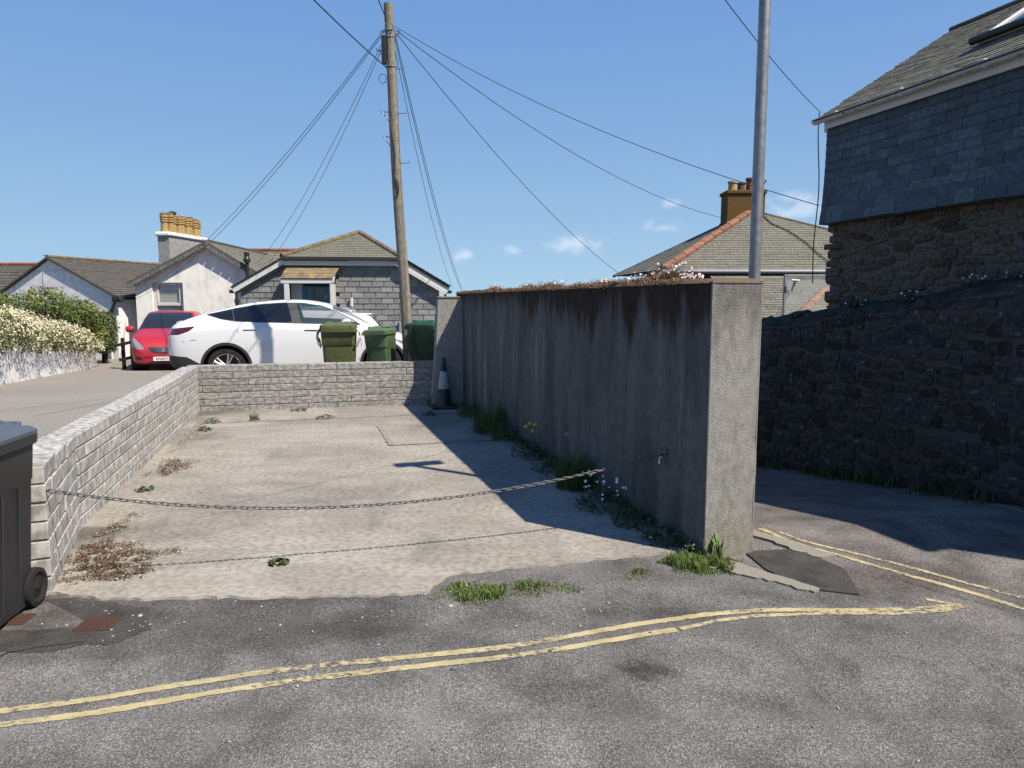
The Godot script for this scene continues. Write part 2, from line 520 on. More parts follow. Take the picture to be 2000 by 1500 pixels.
func road() -> void:
	var old := [Vector2(-4, -3.75), Vector2(-0.35, -3.7), Vector2(-0.45, -3.2), Vector2(-1.3, -3.0), Vector2(-2.1, -2.95), Vector2(-4, -2.6)]
	var place := func(x: float, z: float) -> Vector3:
		var p := Vector3(x, 0, z)
		p.y = lane_y(p) + 0.004 * n2(x, z, 0.4, 3)
		if x < -2.5 and z < -3.9: p.y -= 0.06
		return p
	var color := func(p: Vector3) -> Color:
		var k := 0.86 + 0.28 * n2(p.x, p.z, 0.45, 5) + 0.16 * n2(p.x, p.z, 1.7, 6)
		k += 0.06 * n2(p.x, p.z, 6.0, 14)
		if in_poly(p + Vector3(0.12 * n2(p.x, p.z, 3.0, 8), 0, 0.12 * n2(p.x, p.z, 3.0, 9)), old): k *= 0.78
		var dark := n2(p.x * 0.8, p.z, 0.8, 10)
		k *= 1.0 - 0.22 * smoothstep(0.2, 0.5, dark)
		var hole := Vector2((p.x - 0.58) / 0.13, (p.z + 2.87) / 0.10).length() + 0.5 * n2(p.x, p.z, 8.0, 12)
		k *= 1.0 - 0.55 * (1.0 - smoothstep(0.6, 1.05, hole))
		var q := (p - A).dot(N)
		var pink := smoothstep(0.35, 0.8, q) * smoothstep(-1.3, -0.5, (p - A).dot(D)) * (0.55 + 0.6 * n2(p.x, p.z, 1.2, 13))
		return Color(k * (1 + 0.10 * pink), k, k * (1 - 0.04 * pink))
	var xs := axis(-16.0, 14.0, -3.0, 4.4, 0.045, 0.6)
	var zs := axis(-15.0, 9.0, -6.4, -1.5, 0.045, 0.6)
	var m := grid(xs, zs, place, color)
	m.smooth(60)
	struct(put(m, M.asphalt, "road"))
	var t := MB.new()
	for r in 20:
		for k in 40:
			var q := []
			for e in [[r, k], [r + 1, k], [r + 1, k + 1], [r, k + 1]]:
				var rad: float = 14.0 * pow(e[0], 1.75) + 0.01
				var a: float = TAU * e[1] / 40.0
				q.append(Vector3(cos(a) * rad, -2.6 - 14.0 * (1.0 - exp(-rad / 160.0)) + 2.0 * n2(cos(a) * rad, sin(a) * rad, 0.01, 2) * minf(1.0, rad / 60.0), sin(a) * rad))
			t.quad(q[3], q[2], q[1], q[0])
	struct(put(t, M.terrain, "terrain"))
	# smooth old repairs round the covers and along the slab, tar-sealed seams
	sheet([Vector2(-3.1, -3.62), Vector2(-2.3, -3.60), Vector2(-1.86, -3.50), Vector2(-1.72, -3.28), Vector2(-1.78, -3.12), Vector2(-2.15, -3.02), Vector2(-2.6, -3.03), Vector2(-3.2, -3.1)], M.asphalt_smooth, "asphalt_patch", 0.003, 0.03)
	seam([Vector2(-3.0, -2.2), Vector2(-2.32, -2.78), Vector2(-2.22, -3.02), Vector2(-2.15, -3.07), Vector2(-1.95, -3.12)], 0.018)
	seam([Vector2(2.15, -3.92), Vector2(2.20, -3.80), Vector2(2.45, -3.52), Vector2(2.75, -3.2), Vector2(3.0, -2.9)], 0.008)
	seam([Vector2(1.95, -5.2), Vector2(2.5, -4.95), Vector2(3.1, -5.05), Vector2(3.6, -4.9)], 0.007)
	# newer patch of asphalt at the corner, with a concrete strip beside it
	var p := MB.new()
	var patch := [Vector2(1.44, -4.30), Vector2(1.80, -4.34), Vector2(1.93, -4.0), Vector2(1.84, -3.64), Vector2(1.60, -3.72), Vector2(1.47, -4.0)]
	p.prism(patch.map(func(e): return Vector2(e.x, -e.y)), 0.009, Transform3D(Basis(Vector3.RIGHT, -PI / 2), Vector3.ZERO))
	struct(put(p, M.asphalt_smooth, "asphalt_patch"))
	p = MB.new()
	var strip := []
	var n := 16
	for i in n + 1:
		var f := float(i) / n
		strip.append(Vector2(lerpf(1.14, 1.63, f) + rnd(-0.02, 0.02), -lerpf(-4.05, -3.66, f) + rnd(-0.02, 0.02)))
	for i in n + 1:
		var f := 1.0 - float(i) / n
		strip.append(Vector2(lerpf(1.30, 1.66, f) + rnd(-0.015, 0.015), -lerpf(-4.14, -3.72, f) + rnd(-0.012, 0.012)))
	p.prism(strip, 0.011, Transform3D(Basis(Vector3.RIGHT, -PI / 2), Vector3.ZERO))
	struct(put(p, M.cement, "concrete_strip"))
	p = MB.new()
	strip = []
	for i in n + 1:
		var f := float(i) / n
		strip.append(Vector2(lerpf(1.62, 1.98, f) + rnd(-0.01, 0.01), -lerpf(-4.72, -4.22, f) + rnd(-0.01, 0.01)))
	for i in n + 1:
		var f := 1.0 - float(i) / n
		strip.append(Vector2(lerpf(1.56, 1.86, f) + rnd(-0.02, 0.02), -lerpf(-4.66, -4.16, f) + rnd(-0.02, 0.02)))
	p.prism(strip, 0.014, Transform3D(Basis(Vector3.RIGHT, -PI / 2), Vector3.ZERO))
	struct(put(p, M.cement, "kerb"))

func paint_line(pts: Array, width: float, worn: float, called := "road_marking") -> void:
	var b := MB.new()
	var path := Curve3D.new()
	for i in pts.size():
		var q: Vector2 = pts[i]
		var t := Vector2.ZERO
		if i > 0 and i < pts.size() - 1: t = (pts[i + 1] - pts[i - 1]) / 6.0
		path.add_point(Vector3(q.x, 0, q.y), Vector3(-t.x, 0, -t.y), Vector3(t.x, 0, t.y))
	var len := path.get_baked_length()
	var k := int(len / 0.016)
	var rows := []
	for i in k + 1:
		var s := len * i / k
		var p := path.sample_baked(s)
		var dir := (path.sample_baked(minf(s + 0.02, len)) - path.sample_baked(maxf(s - 0.02, 0))).normalized()
		var side := dir.cross(UP)
		var row := []
		var w0 := -width / 2 + rnd(-1, 1) * 0.003 + 0.007 * n2(s, 0, 4.0, int(pts[0].x * 100))
		var w1 := width / 2 + rnd(-1, 1) * 0.003 + 0.007 * n2(s, 9, 4.0, int(pts[0].y * 100))
		for j in 8:
			var e := p + side * lerpf(w0, w1, j / 7.0)
			e.y = lane_y(e) + 0.004 * n2(e.x, e.z, 0.4, 3) + 0.003
			row.append(e)
		rows.append(row)
	var wear := func(p: Vector3) -> Color:
		var q := n2(p.x, p.z, 26.0, 17) * 0.9 + n2(p.x, p.z, 1.2, 18) * 0.6
		var f := smoothstep(-0.50 + worn, -0.15 + worn, q)
		return Color(0.34, 0.38, 0.62).lerp(Color(1, 1, 1), f) * (0.9 + 0.3 * n2(p.x, p.z, 6.0, 19))
	for i in k:
		for j in 7:
			var q := [rows[i][j], rows[i][j + 1], rows[i + 1][j + 1], rows[i + 1][j]]
			var mid: Vector3 = (q[0] + q[2]) / 2
			if n2(mid.x, mid.z, 22.0, 17) * 0.9 + n2(mid.x, mid.z, 1.2, 18) * 0.6 < -0.58 + worn: continue
			b.tri_c(q[0], q[1], q[2], wear.call(q[0]), wear.call(q[1]), wear.call(q[2]))
			b.tri_c(q[0], q[2], q[3], wear.call(q[0]), wear.call(q[2]), wear.call(q[3]))
	struct(put(b, M.yellow_paint, called))

func markings() -> void:
	var V := func(a: Array) -> Array: return a.map(func(e): return Vector2(e[0], e[1]))
	paint_line(V.call([[-4.2, -1.9], [-3.0, -2.25], [-1.946, -2.563], [-1.627, -2.651], [-1.073, -2.845], [-0.449, -2.985], [0.0, -3.083], [0.488, -3.257], [0.939, -3.396], [1.292, -3.461], [1.66, -3.458], [1.84, -3.462]]), 0.042, 0.0)
	paint_line(V.call([[-4.2, -1.8], [-3.0, -2.15], [-1.882, -2.473], [-1.572, -2.556], [-1.037, -2.745], [-0.436, -2.896], [0.0, -2.989], [0.471, -3.142], [0.78, -3.245]]), 0.042, 0.0)
	paint_line(V.call([[0.80, -3.25], [0.98, -3.325], [1.189, -3.385], [1.45, -3.415], [1.68, -3.425], [1.92, -3.42]]), 0.034, 0.04)
	paint_line(V.call([[1.79, -3.463], [2.0, -3.468], [2.222, -3.508], [2.29, -3.525]]), 0.036, -0.05)
	paint_line(V.call([[1.90, -3.42], [2.05, -3.43], [2.2, -3.468], [2.30, -3.505]]), 0.036, -0.05)
	paint_line(V.call([[2.16, -3.59], [2.23, -3.55], [2.30, -3.51]]), 0.034, -0.05)
	paint_line(V.call([[1.72, -4.82], [1.80, -4.50], [2.009, -4.245], [2.208, -3.97], [2.415, -3.734], [2.592, -3.474], [3.0, -2.8]]), 0.042, 0.06)
	paint_line(V.call([[1.80, -4.72], [1.90, -4.50], [2.10, -4.30], [2.369, -3.993], [2.52, -3.80], [2.70, -3.57], [3.1, -2.9]]), 0.034, 0.18)
	paint_line(V.call([[2.95, -8.1], [3.2, -7.2], [3.45, -6.3], [3.7, -5.45], [4.0, -4.4]]), 0.03, 0.34)

func pad() -> void:
	var front := [[-2.75, -3.62], [-2.447, -3.652], [-2.191, -3.586], [-1.99, -3.561], [-1.79, -3.586], [-1.528, -3.599], [-1.069, -3.586], [-0.649, -3.632], [-0.448, -3.645], [-0.424, -3.76], [-0.376, -3.893], [0.0, -4.017], [0.459, -4.133], [0.948, -4.25], [1.35, -4.35]]
	var lens := [0.0]
	for i in range(1, front.size()):
		lens.append(lens[-1] + Vector2(front[i][0] - front[i - 1][0], front[i][1] - front[i - 1][1]).length())
	var nu := 150
	var nv := 170
	var f := func(u: float) -> Vector3:
		var s: float = u * lens[-1]
		for i in range(1, lens.size()):
			if s <= lens[i] + 1e-6:
				var k: float = (s - lens[i - 1]) / (lens[i] - lens[i - 1])
				return Vector3(lerpf(front[i - 1][0], front[i][0], k), 0, lerpf(front[i - 1][1], front[i][1], k))
		return Vector3.ZERO
	var us := []
	for i in nu + 1: us.append(1.0 - float(i) / nu)
	var vs := []
	for j in nv + 1: vs.append(pow(float(j) / nv, 1.25) if j else 0.0)
	var place := func(u: float, v: float) -> Vector3:
		var a: Vector3 = f.call(u)
		a += Vector3(0.02 * n2(u * 9.0, 0, 3.0, 31), 0, 0.03 * n2(u * 9.0, 4, 3.0, 32))
		var e := Vector3(lerpf(-4.55, -0.55, u), 0, lerpf(-9.95, -10.85, u))
		var p := a.lerp(e, v)
		p.y = 0.014 + 0.004 * n2(p.x, p.z, 0.8, 33) + 0.0015 * n2(p.x, p.z, 5.0, 34)
		if v == 0.0: p.y = -0.03
		return p
	var color := func(p: Vector3) -> Color:
		var k := 0.90 + 0.22 * n2(p.x, p.z, 0.6, 35) + 0.16 * n2(p.x * 0.5, p.z * 1.4, 2.2, 36) + 0.07 * n2(p.x, p.z, 8.0, 37)
		# worn, paler apron at the front edge
		var fr := -3.98 + 0.10 * n2(p.x, 0, 1.2, 38) - 0.16 * smoothstep(-0.6, 0.2, p.x)
		k *= lerpf(1.0, 1.14, smoothstep(fr - 0.08, fr + 0.05, p.z))
		# damp, dirty margin along the block wall
		var edge := -4.36 + (p.z + 9.9) * -0.282 if p.z < -4.76 else -2.94 + (p.z + 4.76) * -0.45
		var da := p.x - edge + 0.22 * n2(p.x, p.z, 1.3, 39)
		var dirt := 1.0 - smoothstep(0.15, 0.62, da)
		k *= lerpf(1.0, 0.55, dirt)
		var tyre := smoothstep(0.35, 0.6, n2(p.x * 2.2, p.z * 0.45, 0.9, 40))
		k *= 1.0 - 0.16 * tyre
		var old := smoothstep(0.05, 0.45, n2(p.x * 0.8, p.z, 0.55, 41) + 0.30 * smoothstep(-6.5, -9.0, p.z))
		k *= 1.0 - 0.20 * old
		return Color(k, k * lerpf(0.985, 1.0, tyre), k * lerpf(0.97, 1.0, tyre))
	var b := grid(us, vs, place, color)
	b.smooth(50)
	var o := struct(put(b, M.concrete_pad, "concrete_pad"))
	# the soil-filled joint near the back, and the cement lines of an old repair
	var line := func(pts: Array, w: float, m: Material, called: String, y: float) -> void:
		var q := MB.new()
		for i in pts.size() - 1:
			var s0 := Vector3(pts[i][0], y, pts[i][1])
			var s1 := Vector3(pts[i + 1][0], y, pts[i + 1][1])
			var k := int((s1 - s0).length() / 0.06) + 1
			var sd := (s1 - s0).normalized().cross(UP)
			var prev := []
			for j in k + 1:
				var c := s0.lerp(s1, float(j) / k) + sd * 0.012 * n2(s0.x + j * 0.06, s0.z, 6.0, 43)
				var ww := w * (1.0 + 0.5 * n2(c.x, c.z, 7.0, 44))
				var now := [c - sd * ww / 2, c + sd * ww / 2]
				if j: q.quad(prev[0], prev[1], now[1], now[0])
				prev = now
		put(q, m, called, o)
	line.call([[-3.95, -8.88], [-2.5, -9.26], [-1.1, -9.64], [-0.6, -9.75]], 0.016, M.joint_soil, "slab_joint", 0.0225)
	line.call([[-1.642, -8.724], [-1.287, -7.537]], 0.055, M.cement, "cement_line", 0.0225)
	line.call([[-1.30, -7.54], [-0.617, -7.731], [-0.2, -7.85]], 0.03, M.cement, "cement_line", 0.0232)

func drive_y(z: float) -> float:
	var d := -z
	if d < 4.0: return lerpf(-0.02, 0.5, smoothstep(1.5, 4.6, d))
	return maxf(lerpf(-0.02, 0.5, smoothstep(1.5, 4.6, d)) - 0.055 * maxf(0.0, d - 4.6) - 0.03 * smoothstep(4.0, 5.0, d), -0.416)

func driveway() -> void:
	var place := func(x: float, z: float) -> Vector3:
		var right := -3.04 - 0.276 * (-z - 4.762)
		if z < -10.02: right = minf(-0.75, -4.46 + (-z - 10.05) / 0.241)
		if z > -4.762: right = -3.04 + 0.45 * (4.762 + z) if z < -3.75 else -3.45
		var lo := -20.0
		var xx := lerpf(lo, right, x)
		return Vector3(xx, drive_y(z) + 0.01 * n2(xx, z, 0.5, 50), z)
	var color := func(p: Vector3) -> Color:
		var k := 0.92 + 0.10 * n2(p.x, p.z, 0.35, 51)
		var warm := 0.5 + n2(p.x, p.z, 0.25, 53)
		return Color(k, k * lerpf(1.0, 0.97, warm), k * lerpf(1.02, 0.93, warm))
	var xs := []
	for i in 61: xs.append(1.0 - pow(1.0 - i / 60.0, 1.8) if i < 60 else 1.0)
	var z1 := []
	var z := -1.5
	while z > -10.0:
		z1.append(z)
		z -= 0.2
	z1.append(-10.049)
	z1.reverse()
	var b := grid(xs, z1, place, color)
	var z2 := []
	z = -30.0
	while z < -10.2:
		z2.append(z)
		z += 0.3
	z2.append(-10.05001)
	var b2 := grid(xs, z2, place, color)
	b.v.append_array(b2.v); b.n.append_array(b2.n); b.c.append_array(b2.c)
	b.smooth(50)
	struct(put(b, M.driveway, "driveway"))
	b = MB.new()
	var edge := []
	for i in 12: edge.append(Vector3(-3.43, 0, -1.5 - 2.15 * i / 11.0))
	edge.append(Vector3(-3.43, 0, -3.85))
	edge.append(Vector3(-2.60, 0, -3.85))
	for i in edge.size() - 1:
		var p: Vector3 = edge[i]
		var q: Vector3 = edge[i + 1]
		b.quad(p + UP * -0.1, q + UP * -0.1, q + UP * (drive_y(q.z) + 0.012), p + UP * (drive_y(p.z) + 0.012))
		b.quad(p + UP * (drive_y(p.z) + 0.012), q + UP * (drive_y(q.z) + 0.012), q + Vector3(-0.12, drive_y(q.z) + 0.012, 0), p + Vector3(-0.12, drive_y(p.z) + 0.012, 0))
	struct(put(b, M.cement, "driveway_kerb"))

func sheet(poly: Array, m: Material, called: String, lift: float, ragged: float) -> void:
	# thin layer with a ragged outline, laid over the road
	var out := PackedVector2Array()
	for i in poly.size():
		var a: Vector2 = poly[i]
		var e: Vector2 = poly[(i + 1) % poly.size()]
		var k := maxi(1, int(a.distance_to(e) / 0.03))
		for j in k:
			var q := a.lerp(e, float(j) / k)
			out.append(q + Vector2(n2(q.x, q.y, 6.0, 21), n2(q.x, q.y, 6.0, 22)) * ragged * 1.4 + Vector2(rnd(-1, 1), rnd(-1, 1)) * ragged * 0.25)
	var b := MB.new()
	var idx := Geometry2D.triangulate_polygon(out)
	for i in range(0, idx.size(), 3):
		var p := []
		for j in 3:
			var q := out[idx[i + j]]
			p.append(Vector3(q.x, lane_y(Vector3(q.x, 0, q.y)) + 0.004 * n2(q.x, q.y, 0.4, 3) + lift, q.y))
		if (p[1] - p[0]).cross(p[2] - p[0]).y < 0: p.reverse()
		b.tri(p[0], p[1], p[2])
	struct(put(b, m, called))

func seam(pts: Array, w: float) -> void:
	var b := MB.new()
	var prev := []
	for i in pts.size() - 1:
		var a: Vector2 = pts[i]
		var e: Vector2 = pts[i + 1]
		var sd := (e - a).normalized().orthogonal()
		var k := maxi(1, int(a.distance_to(e) / 0.025))
		for j in k + 1:
			var q := a.lerp(e, float(j) / k) + sd * 0.02 * n2(a.x + j * 0.025, a.y, 5.0, 23)
			var ww := w * (0.7 + 0.7 * n2(q.x, q.y, 9.0, 24))
			var now := []
			for s in [-0.5, 0.5]:
				var r: Vector2 = q + sd * ww * s
				now.append(Vector3(r.x, lane_y(Vector3(r.x, 0, r.y)) + 0.004 * n2(r.x, r.y, 0.4, 3) + 0.0065, r.y))
			if prev.size(): b.quad(prev[0], prev[1], now[1], now[0])
			prev = now
	struct(put(b, M.tar, "tar_seam"))

# ---------------------------------------------------------------- walls near the bay

func block_run(t: Node3D, unit: ArrayMesh, from: Vector3, to: Vector3, y0: Callable, course_h: Callable, set_: String, first: bool, last: bool) -> void:
	# inner face runs from..to; the blocks lie to its left (outside)
	var dir := (to - from).normalized()
	var out := UP.cross(dir)       # left of the run seen from above
	var L := (to - from).length()
	for c in 7:
		var s := -0.2025 if c % 2 else 0.0
		while s < L - 0.02:
			var a := maxf(s, 0.0)
			var e := minf(s + 0.405, L)
			if e - a > 0.05:
				var mid := (a + e) / 2
				var h: float = course_h.call(mid)
				var o := MeshInstance3D.new()
				o.mesh = unit
				o.material_override = M["%s_%d" % [set_, rng.randi() % 4]]
				o.name = "block"
				t.add_child(o, true)
				var x := from + dir * mid - out * -0.0 + out * (0.105 + rnd(-0.004, 0.003))
				x.y = y0.call(mid) + h * (c + 0.5)
				o.basis = Basis(dir, UP, dir.cross(UP)) * Basis(UP, rnd(-0.006, 0.006)) * Basis.from_scale(Vector3((e - a - 0.009) / 0.396, (h - 0.009) / 0.086, 1.0))
				o.position = x
			s += 0.405
	var m := MB.new()
	var steps := 8
	for i in steps:
		var a := L * i / steps
		var e := L * (i + 1) / steps
		var p := from + dir * (a + (0.014 if i == 0 else 0.0)) + out * 0.013
		var q := from + dir * (e - (0.004 if i == steps - 1 else 0.0)) + out * 0.013
		var ya: float = y0.call(a) + course_h.call(a) * 7 - 0.010
		var ye: float = y0.call(e) + course_h.call(e) * 7 - 0.010
		var b := out * 0.18
		var w := [p + UP * -0.05, q + UP * -0.05, q + UP * ye, p + UP * ya]
		m.quad(w[1], w[0], w[3], w[2])
		m.quad(w[0] + b, w[1] + b, w[2] + b, w[3] + b)
		m.quad(w[2], w[3], w[3] + b, w[2] + b)
		if i == 0: m.quad(w[0], w[0] + b, w[3] + b, w[3])
		if i == steps - 1: m.quad(w[1] + b, w[1], w[2], w[2] + b)
	put(m, M.mortar, "mortar", t)

func block_walls() -> void:
	var u := MB.new()
	u.cbox(Vector3.ZERO, Vector3(0.396, 0.086, 0.2), 0.005)
	var unit := u.mesh()
	var N0 := Vector3(-2.446, 0, -3.672)
	var N1 := Vector3(-2.94, 0, -4.762)
	var N2 := Vector3(-4.36, 0, -9.908)
	var t := thing("block_wall", "long pale concrete block wall with white bloom left of the parking bay", "wall")
	# outside lies to the left when walking away from the street
	block_run(t, unit, N0, N1, func(s): return -0.01, func(s): return lerpf(0.102, 0.0945, s / 1.2), "block_bloom", true, false)
	block_run(t, unit, N1, N2, func(s): return -0.01, func(s): return 0.0945, "block_bloom", false, true)
	t = thing("block_wall", "low grey concrete block wall closing the back of the parking bay", "wall")
	block_run(t, unit, Vector3(-4.36, 0, -9.908) + Vector3(-0.16, 0, 0.03), Vector3(-1.16, 0, -10.68), func(s): return -0.01, func(s): return 0.0955, "block_grey", false, false)

func rendered_wall() -> void:
	var t := thing("rendered_wall", "tall streaked concrete wall with mossy brown top beside the lane", "wall")
	var H := 1.675
	var L := 6.95
	var TH := 0.335
	var stain_and_shade := func(s: float, y: float) -> Color:
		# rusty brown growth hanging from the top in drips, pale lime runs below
		var k := 0.46 + 0.10 * n2(s * 3.2, y * 0.25, 1.6, 60) + 0.05 * n2(s * 11.0, y * 0.4, 1.5, 61)  # base tone of this whole face painted darker to deepen its shade
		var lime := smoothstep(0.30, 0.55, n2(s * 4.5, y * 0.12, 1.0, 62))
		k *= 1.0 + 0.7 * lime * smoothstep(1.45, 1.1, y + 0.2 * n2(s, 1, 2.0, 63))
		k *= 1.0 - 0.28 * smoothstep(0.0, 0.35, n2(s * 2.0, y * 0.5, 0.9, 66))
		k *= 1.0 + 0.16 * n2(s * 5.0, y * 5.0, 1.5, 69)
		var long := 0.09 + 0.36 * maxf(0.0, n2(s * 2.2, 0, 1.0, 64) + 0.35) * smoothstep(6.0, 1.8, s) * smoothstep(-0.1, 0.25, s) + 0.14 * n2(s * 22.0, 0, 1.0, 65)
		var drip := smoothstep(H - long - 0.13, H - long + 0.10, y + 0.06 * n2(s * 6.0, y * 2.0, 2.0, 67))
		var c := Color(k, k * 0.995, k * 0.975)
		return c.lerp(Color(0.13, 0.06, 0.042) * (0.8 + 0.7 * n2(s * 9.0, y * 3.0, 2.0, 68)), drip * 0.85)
	var place_side := func(s: float, y: float) -> Vector3:
		var bow := 0.006 * n2(s, y, 0.8, 70)
		var p := A + D * s - N * bow
		p.y = y
		return p
	var ss := []
	for i in 233: ss.append(L * i / 232.0)
	var ys := [-0.25, -0.1]
	for j in 56: ys.append(H * j / 56.0)
	ys.append(H - 0.012)
	# the side to the bay
	var b := grid(ss, ys, place_side, func(p): return stain_and_shade.call((p - A).dot(D), p.y))
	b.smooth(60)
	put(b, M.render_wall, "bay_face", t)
	b = MB.new()
	# the end towards the street
	var es := []
	for i in 18: es.append(-0.002 + (TH + 0.004) * i / 17.0)
	var end_col := func(p: Vector3) -> Color:
		var q := (p - A).dot(N)
		var k := 1.0 + 0.16 * n2(q * 5.0, p.y * 0.9, 1.5, 71) + 0.22 * n2(q * 9.0, p.y * 9.0, 1.2, 72)
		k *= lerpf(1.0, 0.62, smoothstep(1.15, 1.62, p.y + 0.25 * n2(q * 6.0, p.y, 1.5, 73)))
		var moss := smoothstep(0.42, 0.10, p.y + 0.22 * n2(q * 5.0, p.y * 4.0, 2.0, 74))
		var c := Color(k, k * 0.985, k * 0.945)
		c = c.lerp(Color(0.72, 0.72, 0.50) * k, moss * 0.5)
		var spot := smoothstep(0.44, 0.5, n2(q, p.y, 22.0, 75)) * smoothstep(0.5, 0.1, p.y)
		return c.lerp(Color(1.5, 1.45, 0.9), spot * 0.6)
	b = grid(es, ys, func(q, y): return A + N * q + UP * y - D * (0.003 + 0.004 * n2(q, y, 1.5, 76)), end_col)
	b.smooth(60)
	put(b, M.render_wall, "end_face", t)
	# arris mouldings: thin pale edge where the render has been trowelled round the corner
	b = MB.new()
	for q in [0.0, TH]:
		var pts := []
		var rr := []
		for j in 30:
			var y := -0.2 + (H + 0.19) * j / 29.0
			pts.append(A + N * (q + (0.004 if q == 0.0 else -0.004)) + D * 0.003 + UP * y)
			rr.append(0.008 + 0.002 * n2(y, q, 6.0, 77))
		b.tube(pts, rr, 8)
	b.smooth(60)
	put(b, M.cement, "corner_bead", t)
	# the lane side, the top and the far end
	b = grid([0.0, 1.0], [0.0, 1.0], func(a, y): return A + N * TH + D * L * (1.0 - a) + UP * (-1.2 + (H + 1.19) * y), func(p): return tone(0.85))
	put(b, M.render_wall, "lane_face", t)
	b = grid([0.0, 1.0], [0.0, 1.0], func(a, y): return A + N * TH * (1.0 - a) + D * L + UP * (-0.4 + (H + 0.39) * y), func(p): return tone(0.8))
	put(b, M.render_wall, "far_face", t)
	var ts := []
	for i in 150: ts.append(L * (1.0 - i / 149.0))
	var tq := []
	for i in 13: tq.append(-0.012 + (TH + 0.024) * i / 12.0)
	var top_place := func(s: float, q: float) -> Vector3:
		var e := minf(minf(q + 0.012, TH + 0.012 - q), s) / 0.04
		var p := A + D * (s - 0.008) + N * q
		p.y = H - 0.02 + 0.030 * pow(clampf(e, 0.0, 1.0), 0.5) + 0.012 * n2(p.x, p.z, 4.0, 78) * clampf(e * 0.5, 0.0, 1.0) + 0.012 * maxf(0.0, n2(p.x, p.z, 14.0, 79)) * smoothstep(0.15, 0.6, s)
		return p
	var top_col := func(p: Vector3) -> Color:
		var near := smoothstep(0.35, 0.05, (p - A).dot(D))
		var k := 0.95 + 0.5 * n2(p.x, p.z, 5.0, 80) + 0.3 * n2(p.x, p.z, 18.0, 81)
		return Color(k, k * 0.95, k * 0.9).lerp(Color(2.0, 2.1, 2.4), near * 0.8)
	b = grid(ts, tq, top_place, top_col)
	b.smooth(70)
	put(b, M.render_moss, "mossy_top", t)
	# tufts of dry moss along the front edge of the top
	b = MB.new()
	for i in 9000:
		var s := rnd(0.3, L)
		var p := A + D * s + N * rnd(-0.016, 0.05)
		p.y = H + rnd(-0.035, 0.016) + 0.012 * n2(s, 0, 3.0, 82)
		var c := rnd(0.6, 1.5)
		b.col = Color(0.18 * c, 0.115 * c, 0.07 * c)
		var w := rnd(0.006, 0.018)
		var dn := Vector3(rnd(-1, 1), rnd(-0.6, 1.0), rnd(-1, 1)).normalized() * w
		b.tri(p, p + dn, p + Vector3(rnd(-1, 1), rnd(-0.3, 1), rnd(-1, 1)).normalized() * w)
	stuff(put(b, M.litter, "moss_fringe", t))
	# bolt holes near the corner
	b = MB.new()
	for k in [[0.115, 0.565], [0.14, 0.57], [0.17, 0.563], [0.12, 0.53], [0.145, 0.528], [0.185, 0.527]]:
		var p: Vector3 = A + D * k[0] - N * 0.0055 + UP * k[1]
		b.lathe([Vector2(0.0045, 0), Vector2(0.0045, 0.002), Vector2(0, 0.002)], 8, Transform3D(Basis(D, -N, D.cross(-N)), p))
	put(b, M.black_trim, "bolt_hole", t)

	t = thing("rendered_pier", "short concrete pier with rusty cap at back corner of the bay", "pier")
	b = MB.new()
	var yaw := Basis(UP, deg_to_rad(12.6))
	var xf := Transform3D(yaw, Vector3(-1.18, 0, -10.63))
	b.prism([Vector2(-0.07, -0.05), Vector2(0.46, -0.05), Vector2(0.46, 1.585), Vector2(0.06, 1.585), Vector2(0.02, 0.8), Vector2(-0.02, 0.35)], 0.28, xf)
	put(b, M.render_wall, "pier_body", t)
	b = MB.new()
	b.cbox(Vector3(0.26, 1.60, 0.14), Vector3(0.42, 0.035, 0.30), 0.01, xf)
	put(b, M.ridge_lichen, "cap", t)

func blob_outline(w: float, h: float, k: int, rough: float) -> Array:
	var out := []
	for i in k:
		var a := TAU * (i + rnd(-0.25, 0.25)) / k
		var e := 0.55
		var x := signf(cos(a)) * pow(absf(cos(a)), e) * w / 2 * rnd(1.0 - rough, 1.0)
		var y := signf(sin(a)) * pow(absf(sin(a)), e) * h / 2 * rnd(1.0 - rough, 1.0)
		out.append(Vector2(x, y))
	return out

